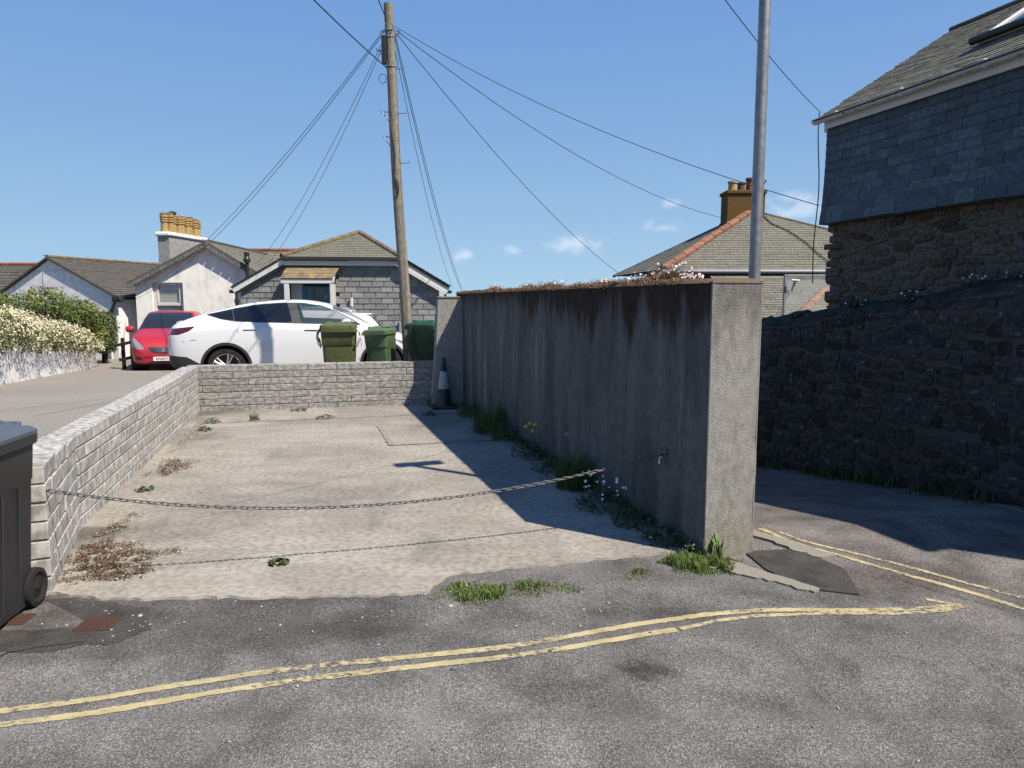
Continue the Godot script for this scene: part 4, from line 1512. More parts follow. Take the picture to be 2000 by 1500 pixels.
func telegraph_pole() -> void:
	var t := thing("telegraph_pole", "leaning weathered wooden telegraph pole behind the low block wall", "telegraph pole")
	var b := MB.new()
	var pts := []
	var rr := []
	for i in 25:
		var y := -0.3 + 6.42 * i / 24.0
		pts.append(pole_at(y) + Vector3(0.012 * sin(y * 1.3), 0, 0))
		rr.append(lerpf(0.092, 0.072, i / 24.0))
	b.tube(pts, rr, 20)
	b.smooth(50)
	put(b, M.pole_wood, "shaft", t)
	b = MB.new()
	b.cbox(pole_at(5.42) + Vector3(-0.085, 0, 0.055), Vector3(0.07, 0.42, 0.09), 0.01)
	put(b, M.black_plastic, "junction_box", t)
	for s in [[5.15, 1], [4.48, 1], [3.72, 1], [5.42, -1], [4.5, -1], [4.12, -1]]:
		b = MB.new()
		var p := pole_at(s[0])
		var o := Vector3(s[1] * 0.07, 0, 0.02)
		b.tube([p + o, p + o + Vector3(s[1] * 0.13, 0.0, 0.01), p + o + Vector3(s[1] * 0.135, 0.035, 0.01)], 0.008, 6)
		if s[1] < 0: b.tube([p + o + Vector3(-0.10, 0, 0.01), p + o + Vector3(-0.01, -0.14, 0)], 0.006, 6)
		put(b, M.galvanised, "step", t)
	for y in [5.18, 5.72, 5.62]:
		b = MB.new()
		var ring := []
		for i in 17: ring.append(pole_at(y) + Vector3(cos(TAU * i / 16) * 0.083, 0, sin(TAU * i / 16) * 0.083))
		b.tube(ring, 0.008, 6, false)
		put(b, M.galvanised, "band", t)
	for k in 7:
		b = MB.new()
		var a := TAU * k / 7.0
		var p := pole_at(5.68 + 0.05 * (k % 3)) + Vector3(cos(a), 0, sin(a)) * 0.085
		b.tube([p, p + Vector3(cos(a), -0.1, sin(a)) * 0.06, p + Vector3(cos(a + 0.5), 0.5, sin(a + 0.5)) * 0.09], 0.008, 6)
		put(b, M.galvanised, "hook", t)
	b = MB.new()
	var run := []
	for i in 30:
		var y := 5.25 - 1.78 * i / 29.0
		run.append(pole_at(y) + Vector3(-0.055 + 0.02 * sin(i * 0.35) + 0.03 * i / 29.0, 0, 0.078))
	b.tube(run, 0.013, 6)
	b.smooth(60)
	put(b, M.cable, "slack_cable", t)
	b = MB.new()
	var loop := []
	for i in 21:
		var a := TAU * i / 20.0 + PI / 2
		loop.append(pole_at(3.33) + Vector3(-0.02 + cos(a) * 0.045, sin(a) * 0.14, 0.10))
	b.tube(loop, 0.011, 6, false)
	b.smooth(60)
	put(b, M.cable, "cable_loop", t)
	b = MB.new()
	loop = []
	for i in 17:
		var a := TAU * i / 16.0
		loop.append(pole_at(5.0) + Vector3(-0.14 + cos(a) * 0.06, sin(a) * 0.07, 0.03))
	b.tube(loop, 0.005, 6, false)
	b.smooth(60)
	put(b, M.cable, "cable_loop", t)

func wire(from: Vector3, to: Vector3, sag: float, r: float, label: String, group := "overhead wires", col := 1.0) -> void:
	var b := MB.new()
	b.col = tone(col)
	var pts := []
	for i in 33:
		var f := i / 32.0
		pts.append(from.lerp(to, f) - UP * sag * 4.0 * f * (1.0 - f))
	b.tube(pts, r * 0.62, 6, false)
	b.smooth(70)
	tag(put(b, M.cable, "overhead_wire"), label, "wire", group)

func wires() -> void:
	var top := pole_at(5.72)
	wire(pole_at(5.17) + Vector3(-0.07, 0, 0.03), Vector3(-3.05, 5.35, -5.0), 0.10, 0.014, "thick dark cable leaving the pole towards upper left")
	wire(pole_at(5.95) + Vector3(-0.05, 0, 0.05), Vector3(-1.75, 5.75, -5.5), 0.05, 0.014, "dark cable from the pole top to upper frame edge")
	wire(top + Vector3(-0.10, -0.05, 0), Vector3(-12.80, 1.60, -24.5), 0.55, 0.009, "lower of two wires to the white gable house")
	wire(top + Vector3(-0.10, 0.0, -0.02), Vector3(-12.78, 1.74, -24.5), 0.50, 0.009, "upper of two wires to the white gable house")
	wire(top + Vector3(-0.08, -0.1, -0.02), Vector3(-7.02, 2.58, -20.0), 0.30, 0.008, "left of two wires to the slate-hung bungalow corner")
	wire(top + Vector3(-0.06, -0.12, -0.03), Vector3(-6.70, 2.60, -20.0), 0.30, 0.008, "right of two wires to the slate-hung bungalow corner")
	wire(top + Vector3(0.05, -0.1, -0.05), Vector3(-1.95, 1.95, -24.0), 0.45, 0.008, "faint left wire dropping steeply right of the pole", "overhead wires", 2.0)
	wire(top + Vector3(0.08, -0.08, -0.04), Vector3(-1.66, 1.85, -24.0), 0.42, 0.010, "left of the close pair dropping steeply beside the pole")
	wire(top + Vector3(0.09, -0.03, -0.03), Vector3(-1.62, 1.85, -24.0), 0.38, 0.009, "right of the close pair dropping steeply beside the pole")
	wire(top + Vector3(0.10, -0.02, 0), Vector3(3.16, 2.30, -21.0), 0.30, 0.010, "wire from the pole to lower end of the hipped roof")
	wire(top + Vector3(0.10, 0.02, 0), Vector3(5.62, 3.75, -19.5), 0.42, 0.010, "wire from the pole to the lichened brick chimney")
	wire(top + Vector3(0.10, 0.06, 0.02), Vector3(3.47, 2.62, -8.27), 0.22, 0.008, "wire from the pole passing behind the lamp post to the slate house")
	wire(Vector3(0.30, 3.9, -3.6), Vector3(3.45, 3.64, -8.30), 0.10, 0.006, "wire crossing the upper right sky to the slate house eave")
	var b := MB.new()
	var pts := []
	for i in 20:
		var y := lerpf(3.64, 1.75, i / 19.0)
		pts.append(Vector3(3.44 + 0.012 * sin(y * 5.0), y, -8.28 + 0.02 * sin(y * 3.0)))
	b.tube(pts, 0.006, 6)
	tag(put(b, M.cable, "drop_cable"), "thin cable dropping down the corner of the slate-hung house", "cable")
	wire(Vector3(-13.2, 2.35, -16.0), Vector3(-15.1, 2.62, -24.8), 0.1, 0.009, "short wire at left edge reaching the far white gable")

func lamp_post() -> void:
	var p := Vector3(1.65, 0, -4.93)
	var t := thing("lamp_post", "galvanised steel lamp post rising behind end of the concrete wall", "lamp post", p)
	var b := MB.new()
	var yb := lane_y(p) - 0.1
	b.tube([Vector3(0, yb, 0), Vector3(0, 1.0, 0), Vector3(0, 2.6, 0), Vector3(0, 4.08, 0)], [0.040, 0.039, 0.038, 0.037], 20)
	b.smooth(60)
	put(b, M.galvanised, "post", t)
	b = MB.new()
	var dir := Vector3(0.944, 0, -0.329)
	b.cbox(Vector3(0.10, 4.10, 0), Vector3(0.46, 0.055, 0.16), 0.015, Transform3D(Basis(dir, UP, dir.cross(UP)), Vector3.ZERO))
	b.smooth(40)
	put(b, M.galvanised, "lamp_head", t)
	b = MB.new()
	b.lathe([Vector2(0.045, 3.98), Vector2(0.045, 4.08)], 16)
	put(b, M.galvanised, "collar", t)

# ---------------------------------------------------------------- cars

func catmull(a, b, c, d, t: float):
	return 0.5 * ((2.0 * b) + (c - a) * t + (2.0 * a - 5.0 * b + 4.0 * c - d) * t * t + (3.0 * b - a - 3.0 * c + d) * t * t * t)

func car_shell(st: Array, ns: int, ms: int) -> PackedVector3Array:
	# stations [x, floor, half width, belt, roof half width, top]; x forward, z to the right
	var rows := []
	var x0: float = st[0][0]
	var x1: float = st[-1][0]
	for i in ns + 1:
		var f := float(i) / ns
		var x := lerpf(x0, x1, 0.5 - 0.5 * cos(PI * f)) * 0.5 + lerpf(x0, x1, f) * 0.5
		var k := 0
		while k < st.size() - 2 and st[k + 1][0] < x: k += 1
		var t: float = (x - st[k][0]) / (st[k + 1][0] - st[k][0])
		var q := []
		for j in range(1, 6):
			var p0: float = st[maxi(k - 1, 0)][j]
			var p1: float = st[k][j]
			var p2: float = st[k + 1][j]
			var p3: float = st[mini(k + 2, st.size() - 1)][j]
			# tangents scaled for uneven stations
			var h: float = st[k + 1][0] - st[k][0]
			var m1: float = (p2 - p0) / maxf(st[k + 1][0] - st[maxi(k - 1, 0)][0], 1e-4) * h
			var m2: float = (p3 - p1) / maxf(st[mini(k + 2, st.size() - 1)][0] - st[k][0], 1e-4) * h
			var t2 := t * t
			var t3 := t2 * t
			q.append((2 * t3 - 3 * t2 + 1) * p1 + (t3 - 2 * t2 + t) * m1 + (-2 * t3 + 3 * t2) * p2 + (t3 - t2) * m2)
		var y0: float = q[0]
		var W: float = q[1]
		var B: float = q[2]
		var R: float = q[3]
		var T: float = maxf(q[4], B + 0.015)
		var sh := 0.955 * W
		var sec := [Vector2(0, y0), Vector2(0.5 * W, y0), Vector2(0.80 * W, y0), Vector2(0.93 * W, y0 + 0.05), Vector2(0.975 * W, y0 + 0.16), Vector2(W, lerpf(y0, B, 0.55)), Vector2(0.99 * W, B - 0.12), Vector2(sh, B), Vector2(lerpf(sh, R, 0.45), lerpf(B, T, 0.5)), Vector2(lerpf(sh, R, 0.86), lerpf(B, T, 0.85)), Vector2(R * 0.92, lerpf(B, T, 0.965)), Vector2(R * 0.5, lerpf(B, T, 0.995)), Vector2(0, T)]
		var ring := []
		var nn := sec.size()
		for j in ms + 1:
			var u := float(j) / ms * (nn - 1)
			var c := mini(int(u), nn - 2)
			var v: Vector2 = catmull(sec[maxi(c - 1, 0)], sec[c], sec[c + 1], sec[mini(c + 2, nn - 1)], u - c)
			ring.append(Vector3(x, v.y, maxf(v.x, 0.0)))
		rows.append(ring)
	var out := PackedVector3Array()
	var both := func(a: Vector3, b: Vector3, d: Vector3) -> void:
		out.append(a); out.append(b); out.append(d)
		out.append(Vector3(a.x, a.y, -a.z)); out.append(Vector3(d.x, d.y, -d.z)); out.append(Vector3(b.x, b.y, -b.z))
	for i in ns:
		for j in ms:
			both.call(rows[i][j], rows[i + 1][j], rows[i + 1][j + 1])
			both.call(rows[i][j], rows[i + 1][j + 1], rows[i][j + 1])
	for e in [0, ns]:
		for j in range(0, ms):
			var c := Vector3(rows[e][0].x, (rows[e][0].y + rows[e][-1].y) / 2, 0)
			if e == 0: both.call(c, rows[e][j], rows[e][j + 1])
			else: both.call(c, rows[e][j + 1], rows[e][j])
	return out

func clip(p: PackedVector3Array, f: Callable) -> Array:
	# splits triangles where f changes sign: [inside (f < 0), outside]
	var ins := PackedVector3Array()
	var outs := PackedVector3Array()
	for i in range(0, p.size(), 3):
		var d := [f.call(p[i]), f.call(p[i + 1]), f.call(p[i + 2])]
		var neg := 0
		for e in d:
			if e < 0: neg += 1
		if neg == 3:
			for k in 3: ins.append(p[i + k])
		elif neg == 0:
			for k in 3: outs.append(p[i + k])
		else:
			var a := []
			var b := []
			for k in 3:
				var k2 := (k + 1) % 3
				var q := p[i + k]
				if d[k] < 0: a.append(q)
				else: b.append(q)
				if (d[k] < 0) != (d[k2] < 0):
					var c := q.lerp(p[i + k2], d[k] / (d[k] - d[k2]))
					a.append(c)
					b.append(c)
			var n_in := []
			for k in range(1, a.size() - 1): n_in += [a[0], a[k], a[k + 1]]
			var n_out := []
			for k in range(1, b.size() - 1): n_out += [b[0], b[k], b[k + 1]]
			for e in n_in: ins.append(e)
			for e in n_out: outs.append(e)
	return [ins, outs]

func poly_dist(q: Vector2, poly: PackedVector2Array) -> float:
	var best := 1e9
	for i in poly.size():
		var c := Geometry2D.get_closest_point_to_segment(q, poly[i], poly[(i + 1) % poly.size()])
		best = minf(best, c.distance_to(q))
	return -best if Geometry2D.is_point_in_polygon(q, poly) else best

func side_region(poly: Array, min_z := 0.3) -> Callable:
	var pk := PackedVector2Array(poly)
	return func(p: Vector3) -> float:
		return maxf(poly_dist(Vector2(p.x, p.y), pk), min_z - absf(p.z))

func front_region(poly: Array, min_x: float, mirror := true) -> Callable:
	var pk := PackedVector2Array(poly)
	return func(p: Vector3) -> float:
		return maxf(poly_dist(Vector2(absf(p.z) if mirror else p.z, p.y), pk), min_x - p.x)

func body_part(p: PackedVector3Array, m: Material, called: String, parent: Node, crease := 35.0) -> void:
	# what lies on both flanks becomes one part for each flank
	if p.size() == 0: return
	var near := false
	for q in p:
		if absf(q.z) < 0.2: near = true
	var lots := [p]
	if not near:
		lots = [PackedVector3Array(), PackedVector3Array()]
		var l := PackedVector3Array()
		var r := PackedVector3Array()
		for i in range(0, p.size(), 3):
			for k in 3:
				if p[i].z > 0: l.append(p[i + k])
				else: r.append(p[i + k])
		lots = [l, r]
	for e in lots:
		if e.size() == 0: continue
		var b := MB.new()
		b.soup(e)
		b.smooth(crease)
		put(b, m, called, parent)

func car_wheel(t: Node3D, at: Vector3, r: float, w: float, s: int, spokes: int) -> void:
	var o := Node3D.new()
	o.name = "wheel"
	t.add_child(o, true)
	o.position = at
	var xf := Transform3D(Basis(Vector3.RIGHT, PI / 2 * s), Vector3.ZERO)   # lathe axis to the outside
	var b := MB.new()
	b.lathe([Vector2(r * 0.70, -w / 2), Vector2(r * 0.94, -w / 2), Vector2(r, -w * 0.38), Vector2(r, w * 0.38), Vector2(r * 0.94, w / 2), Vector2(r * 0.76, w / 2 + 0.004), Vector2(r * 0.70, w * 0.42)], 40, xf)
	b.smooth(40)
	put(b, M.rubber, "tyre", o)
	b = MB.new()
	b.lathe([Vector2(r * 0.73, w * 0.44), Vector2(r * 0.71, w * 0.46), Vector2(r * 0.66, w * 0.40), Vector2(r * 0.64, 0.0)], 40, xf)
	for k in spokes:
		for e in [-0.16, 0.16]:
			var a := TAU * k / spokes
			var d0 := Vector3(cos(a + e * 1.3), 0, sin(a + e * 1.3)) * r * 0.14 + UP * w * 0.34
			var d1 := Vector3(cos(a + e), 0, sin(a + e)) * r * 0.68 + UP * w * 0.40
			b.tube([xf * d0, xf * ((d0 + d1) / 2), xf * d1], [r * 0.055, r * 0.045, r * 0.055], 6)
	b.lathe([Vector2(r * 0.2, w * 0.28), Vector2(r * 0.18, w * 0.38), Vector2(0, w * 0.39)], 20, xf)
	b.smooth(40)
	put(b, M.alloy, "rim", o)
	b = MB.new()
	b.lathe([Vector2(r * 0.64, 0.0), Vector2(0, 0.0)], 24, xf)
	put(b, M.black_trim, "brake_disc", o)

func arches(shell: PackedVector3Array, centres: Array, r_cut: float, r_trim: float, t: Node3D, trim: Material) -> PackedVector3Array:
	for c in centres:
		var cc: Vector2 = c
		shell = clip(shell, func(p): return maxf(Vector2(p.x, p.y).distance_to(cc) - r_cut, 0.5 - absf(p.z)))[1]
		if r_trim > 0.0:
			var a := clip(shell, func(p): return maxf(Vector2(p.x, p.y).distance_to(cc) - r_trim, 0.55 - absf(p.z)))
			body_part(a[0], trim, "arch_trim", t)
			shell = a[1]
		for s in [-1, 1]:
			var b := MB.new()
			b.lathe([Vector2(r_cut + 0.01, 0.0), Vector2(r_cut + 0.01, 0.42), Vector2(0, 0.42)], 32, Transform3D(Basis(Vector3.RIGHT, -PI / 2 * s), Vector3(cc.x, cc.y, s * 0.90)))
			put(b, M.black_trim, "wheel_housing", t)
	return shell

func white_car() -> void:
	var yaw := 14.0
	var gy := drive_y(-13.6) - 0.01
	var h := Vector3(cos(deg_to_rad(yaw)), 0, -sin(deg_to_rad(yaw)))
	var rear_wheel := Vector3(-5.33, gy, -13.35)
	var side := Vector3(sin(deg_to_rad(yaw)), 0, cos(deg_to_rad(yaw)))
	var t := thing("parked_car", "white electric hatchback with dark windows parked behind the block wall", "car", rear_wheel - h * 1.03 - side * 0.9, yaw)
	var sh := car_shell([
		[0.0, 0.42, 0.70, 0.93, 0.52, 1.02], [0.06, 0.36, 0.82, 0.97, 0.60, 1.12], [0.2, 0.30, 0.90, 1.02, 0.66, 1.20], [0.5, 0.26, 0.94, 1.08, 0.64, 1.315],
		[0.9, 0.24, 0.955, 1.12, 0.62, 1.43], [1.4, 0.22, 0.96, 1.14, 0.61, 1.55], [2.0, 0.20, 0.96, 1.13, 0.61, 1.618], [2.5, 0.20, 0.96, 1.11, 0.60, 1.615],
		[2.9, 0.20, 0.955, 1.09, 0.59, 1.545], [3.3, 0.20, 0.955, 1.06, 0.59, 1.37], [3.7, 0.21, 0.95, 1.02, 0.62, 1.14], [3.95, 0.21, 0.945, 0.96, 0.64, 1.055],
		[4.25, 0.22, 0.92, 0.87, 0.60, 0.965], [4.5, 0.24, 0.86, 0.76, 0.52, 0.85], [4.68, 0.28, 0.73, 0.63, 0.42, 0.70], [4.75, 0.36, 0.55, 0.50, 0.34, 0.55]], 110, 60)
	sh = arches(sh, [Vector2(1.03, 0.36), Vector2(3.92, 0.36)], 0.41, 0.462, t, M.black_trim)
	var V := func(a: Array) -> Array: return a.map(func(e): return Vector2(e[0], e[1]))
	var dlo: Array = V.call([[0.66, 1.335], [0.95, 1.245], [1.22, 1.20], [2.2, 1.165], [3.0, 1.135], [3.52, 1.115], [3.38, 1.22], [3.1, 1.375], [2.8, 1.495], [2.4, 1.557], [2.0, 1.557], [1.6, 1.525], [1.2, 1.455], [0.9, 1.385]])
	var r := clip(sh, side_region(dlo))
	sh = r[1]
	var glassy: PackedVector3Array = r[0]
	for e in [[0.70, 1.16, "quarter_window", "glass_dark"], [1.185, 2.20, "rear_window", "glass_dark"], [2.36, 3.46, "front_window", "glass_clear"]]:
		var lo: float = e[0]
		var hi: float = e[1]
		var inner := side_region(dlo)
		var q := clip(glassy, func(p): return maxf(inner.call(p) + 0.014, maxf(lo + (p.y - 1.3) * -0.25 - p.x, p.x - hi - (p.y - 1.3) * -0.25)))
		glassy = q[1]
		body_part(q[0], M[e[3]], e[2], t)
	body_part(glassy, M.black_trim, "window_trim", t)
	r = clip(sh, func(p): return maxf(maxf(2.98 - p.x, p.x - 3.70), maxf(1.14 - p.y - 0.0 * p.x, absf(p.z) - 0.66)))
	body_part(r[0], M.glass_clear, "windscreen", t)
	r = clip(r[1], func(p): return maxf(maxf(0.26 - p.x, p.x - 1.25), absf(p.z) - 0.55 + maxf(0.0, 1.27 - p.y)))
	body_part(r[0], M.glass_dark, "rear_screen", t)
	r = clip(r[1], func(p): return maxf(maxf(1.45 - p.x, p.x - 2.85), maxf(1.5 - p.y, absf(p.z) - 0.52)))
	body_part(r[0], M.glass_dark, "glass_roof", t)
	r = clip(r[1], side_region(V.call([[-0.1, 1.065], [0.16, 1.085], [0.52, 1.125], [0.40, 1.03], [0.22, 0.965], [-0.1, 0.955]]), 0.28))
	body_part(r[0], M.lamp_red, "tail_light", t)
	r = clip(r[1], side_region(V.call([[-0.1, 0.2], [5.0, 0.2], [5.0, 0.33], [3.3, 0.30], [1.5, 0.30], [0.55, 0.44], [0.35, 0.56], [-0.1, 0.60]]), -1.0))
	body_part(r[0], M.black_trim, "lower_cladding", t)
	r = clip(r[1], side_region(V.call([[4.1, 0.86], [4.5, 0.76], [4.68, 0.66], [4.6, 0.62], [4.3, 0.74]]), 0.3))
	body_part(r[0], M.lamp_clear, "headlight", t)
	sh = r[1]
	# door gaps
	var gaps := [[[1.36, 0.40], [1.40, 0.75], [1.28, 0.92], [1.20, 1.20]], [[2.30, 0.30], [2.30, 0.95], [2.26, 1.165]], [[3.42, 0.32], [3.50, 0.75], [3.46, 1.06]], [[0.10, 0.86], [0.34, 0.84], [0.62, 0.90]]]
	for gpts in gaps:
		var pl: Array = V.call(gpts)
		r = clip(sh, func(p):
			var best := 1e9
			var q := Vector2(p.x, p.y)
			for i in pl.size() - 1:
				best = minf(best, Geometry2D.get_closest_point_to_segment(q, pl[i], pl[i + 1]).distance_to(q))
			return maxf(best - 0.007, 0.5 - absf(p.z)))
		body_part(r[0], M.black_trim, "panel_gap", t)
		sh = r[1]
	body_part(sh, M.car_white, "body", t, 30.0)
	for s in [-1, 1]:
		for x in [1.34, 2.44]:
			var b := MB.new()
			b.cbox(Vector3(x + 0.12, 1.045 - (0.015 if x > 2 else 0.0), s * 0.945), Vector3(0.23, 0.022, 0.02), 0.006)
			put(b, M.black_trim, "door_handle", t)
		var b := MB.new()
		b.prism([Vector2(3.60, 0.985), Vector2(3.72, 0.965), Vector2(3.84, 0.99), Vector2(3.74, 0.94)], 0.02, Transform3D(Basis(), Vector3(0, 0, s * 0.937 - 0.01)))
		put(b, M.black_plastic, "side_camera", t)
		b = MB.new()
		b.lathe([Vector2(0, -0.11), Vector2(0.07, -0.10), Vector2(0.085, 0.0), Vector2(0.07, 0.09), Vector2(0.0, 0.11)], 16, Transform3D(Basis(Vector3.RIGHT, PI / 2) * Basis.from_scale(Vector3(1.1, 1, 0.75)), Vector3(3.22, 1.19, s * 1.02)))
		b.smooth(60)
		put(b, M.car_white, "wing_mirror", t)
		car_wheel(t, Vector3(1.03, 0.36, s * 0.80), 0.355, 0.245, s, 5)
		car_wheel(t, Vector3(3.92, 0.36, s * 0.80), 0.355, 0.245, s, 5)
	var lip := MB.new()
	var lp := []
	for i in 15:
		var z := lerpf(-0.72, 0.72, i / 14.0)
		lp.append(Vector3(0.10 + 0.16 * pow(absf(z) / 0.72, 3.0), 1.185 - 0.05 * pow(absf(z) / 0.72, 2.0), z))
	lip.tube(lp, 0.032, 8, true, 0.6)
	lip.smooth(60)
	put(lip, M.car_white, "boot_lip", t)
	for x in [1.35, 2.25]:
		for s in [-1, 1]:
			var b := MB.new()
			b.cbox(Vector3(x + 0.25, 0.62, s * 0.38), Vector3(0.5, 0.16, 0.48), 0.05)
			b.cbox(Vector3(x, 0.95, s * 0.38), Vector3(0.16, 0.62, 0.46), 0.05, Transform3D(Basis(Vector3(0, 0, 1), 0.2), Vector3(0.17, -0.26, 0)))
			b.cbox(Vector3(x - 0.07, 1.33, s * 0.38), Vector3(0.1, 0.16, 0.24), 0.04)
			b.smooth(50)
			put(b, M.seat, "seat", t)
	var w := MB.new()
	var ring := []
	for i in 25: ring.append(Vector3(2.98, 1.0, 0.38) + Vector3(-0.08 * sin(TAU * i / 24), 0.17 * sin(TAU * i / 24), 0.18 * cos(TAU * i / 24)))
	w.tube(ring, 0.016, 8, false)
	put(w, M.black_trim, "steering_wheel", t)
	w = MB.new()
	w.cbox(Vector3(3.35, 0.92, 0), Vector3(0.5, 0.22, 1.5), 0.05)
	put(w, M.black_trim, "dashboard", t)

func text_mesh(s: String, size: float, depth: float) -> TextMesh:
	var m := TextMesh.new()
	m.text = s
	var f := SystemFont.new()
	f.font_names = PackedStringArray(["Droid Sans"])
	f.font_weight = 700
	m.font = f
	m.font_size = 64
	m.pixel_size = size / 64.0
	m.depth = depth
	return m

func red_car() -> void:
	var gy := drive_y(-19.8)
	# heads towards the street
	var yaw := -72.0
	var h := Vector3(cos(deg_to_rad(yaw)), 0, -sin(deg_to_rad(yaw)))
	var front := Vector3(-9.52, gy, -19.55)
	var t := thing("parked_car", "red family car facing the street at the end of the drive", "car", front - h * 4.29, yaw)
	var sh := car_shell([
		[0.0, 0.40, 0.70, 0.90, 0.50, 1.0], [0.12, 0.30, 0.84, 0.98, 0.60, 1.30], [0.4, 0.24, 0.90, 1.02, 0.62, 1.52], [1.0, 0.2, 0.905, 1.03, 0.62, 1.61], [2.0, 0.2, 0.905, 1.03, 0.62, 1.625],
		[2.45, 0.2, 0.905, 1.02, 0.62, 1.575], [2.85, 0.2, 0.905, 1.01, 0.64, 1.40], [3.3, 0.2, 0.90, 0.99, 0.68, 1.12], [3.6, 0.2, 0.89, 0.95, 0.66, 1.03], [3.9, 0.2, 0.85, 0.87, 0.62, 0.94],
		[4.1, 0.2, 0.78, 0.76, 0.56, 0.83], [4.2, 0.21, 0.70, 0.66, 0.50, 0.73], [4.26, 0.23, 0.60, 0.56, 0.42, 0.62], [4.29, 0.27, 0.50, 0.48, 0.36, 0.53]], 100, 60)
	sh = arches(sh, [Vector2(0.78, 0.32), Vector2(3.42, 0.32)], 0.37, 0.0, t, M.black_trim)
	var V := func(a: Array) -> Array: return a.map(func(e): return Vector2(e[0], e[1]))
	var r := clip(sh, func(p): return maxf(maxf(2.42 - p.x, p.x - 3.26), maxf(1.10 - p.y, absf(p.z) - 0.79 + 0.42 * maxf(0.0, p.y - 1.05))))
	body_part(r[0], M.glass_tinted, "windscreen", t)
	r = clip(r[1], side_region(V.call([[0.4, 1.08], [2.9, 1.06], [3.05, 1.08], [2.5, 1.42], [2.1, 1.5], [0.9, 1.5], [0.45, 1.38]])))
	body_part(r[0], M.glass_dark, "side_window", t)
	r = clip(r[1], front_region(V.call([[0.46, 0.62], [0.62, 0.60], [0.80, 0.68], [0.84, 0.80], [0.80, 0.92], [0.70, 0.86], [0.56, 0.74]]), 3.45))
	body_part(r[0], M.lamp_clear, "headlight", t)
	r = clip(r[1], front_region(V.call([[-0.1, 0.66], [0.40, 0.675], [0.36, 0.56], [0.26, 0.50], [-0.1, 0.485]]), 3.6))
	body_part(r[0], M.black_plastic, "grille", t)
	r = clip(r[1], front_region(V.call([[-0.1, 0.28], [0.34, 0.28], [0.40, 0.235], [-0.1, 0.225]]), 3.6))
	body_part(r[0], M.black_plastic, "lower_intake", t)
	r = clip(r[1], front_region(V.call([[0.50, 0.40], [0.72, 0.42], [0.74, 0.34], [0.52, 0.31]]), 3.6))
	body_part(r[0], M.black_plastic, "fog_light_recess", t)
	body_part(r[1], M.car_red, "body", t, 30.0)
	for e in [[0.655, 0.40], [0.60, 0.37], [0.545, 0.33]]:
		var b := MB.new()
		var pts := []
		for i in 13:
			var z := lerpf(-e[1], e[1], i / 12.0)
			pts.append(Vector3(4.305 - (e[0] - 0.5) * 0.36 - 0.34 * z * z, e[0], z))
		b.tube(pts, 0.011, 6)
		b.smooth(60)
		put(b, M.chrome, "grille_bar", t)
	var b := MB.new()
	b.lathe([Vector2(0.055, 0), Vector2(0.055, 0.02), Vector2(0.045, 0.026), Vector2(0.0, 0.02)], 24, Transform3D(Basis(Vector3(0, 0, 1), -PI / 2), Vector3(4.272, 0.605, 0)))
	b.smooth(40)
	put(b, M.chrome, "badge", t)
	b = MB.new()
	b.cbox(Vector3(4.305, 0.35, 0), Vector3(0.012, 0.11, 0.52), 0.004)
	var pl := put(b, M.plate, "number_plate", t)
	var tx := MeshInstance3D.new()
	tx.mesh = text_mesh("KP64 VTN", 0.092, 0.003)
	tx.material_override = M.black_plastic
	tx.name = "lettering"
	pl.add_child(tx)
	tx.position = Vector3(4.3125, 0.35, 0)
	tx.rotation.y = PI / 2
	tx.scale.x = 0.94
	for s in [-1, 1]:
		b = MB.new()
		b.lathe([Vector2(0, -0.12), Vector2(0.08, -0.10), Vector2(0.10, 0.0), Vector2(0.08, 0.09), Vector2(0.0, 0.11)], 16, Transform3D(Basis(Vector3.RIGHT, PI / 2) * Basis.from_scale(Vector3(0.8, 1, 1)), Vector3(2.95, 1.12, s * 1.03)))
		b.smooth(60)
		put(b, M.car_red, "wing_mirror", t)
		b = MB.new()
		b.lathe([Vector2(0.05, 0), Vector2(0.045, 0.02), Vector2(0.0, 0.024)], 16, Transform3D(Basis(Vector3(0, 0, 1), -PI / 2), Vector3(3.98, 0.365, s * 0.62)))
		put(b, M.lamp_clear, "fog_light", t)
		car_wheel(t, Vector3(0.78, 0.32, s * 0.76), 0.315, 0.21, s, 5)
		car_wheel(t, Vector3(3.42, 0.32, s * 0.76), 0.315, 0.21, s, 5)
	for s in [-1, 1]:
		b = MB.new()
		b.cbox(Vector3(2.05, 1.0, s * 0.36), Vector3(0.16, 0.66, 0.46), 0.05)
		b.cbox(Vector3(2.02, 1.39, s * 0.36), Vector3(0.1, 0.16, 0.24), 0.04)
		b.smooth(50)
		put(b, M.seat, "seat", t)
	b = MB.new()
	b.cbox(Vector3(2.95, 0.98, 0), Vector3(0.5, 0.2, 1.5), 0.05)
	put(b, M.black_trim, "dashboard", t)

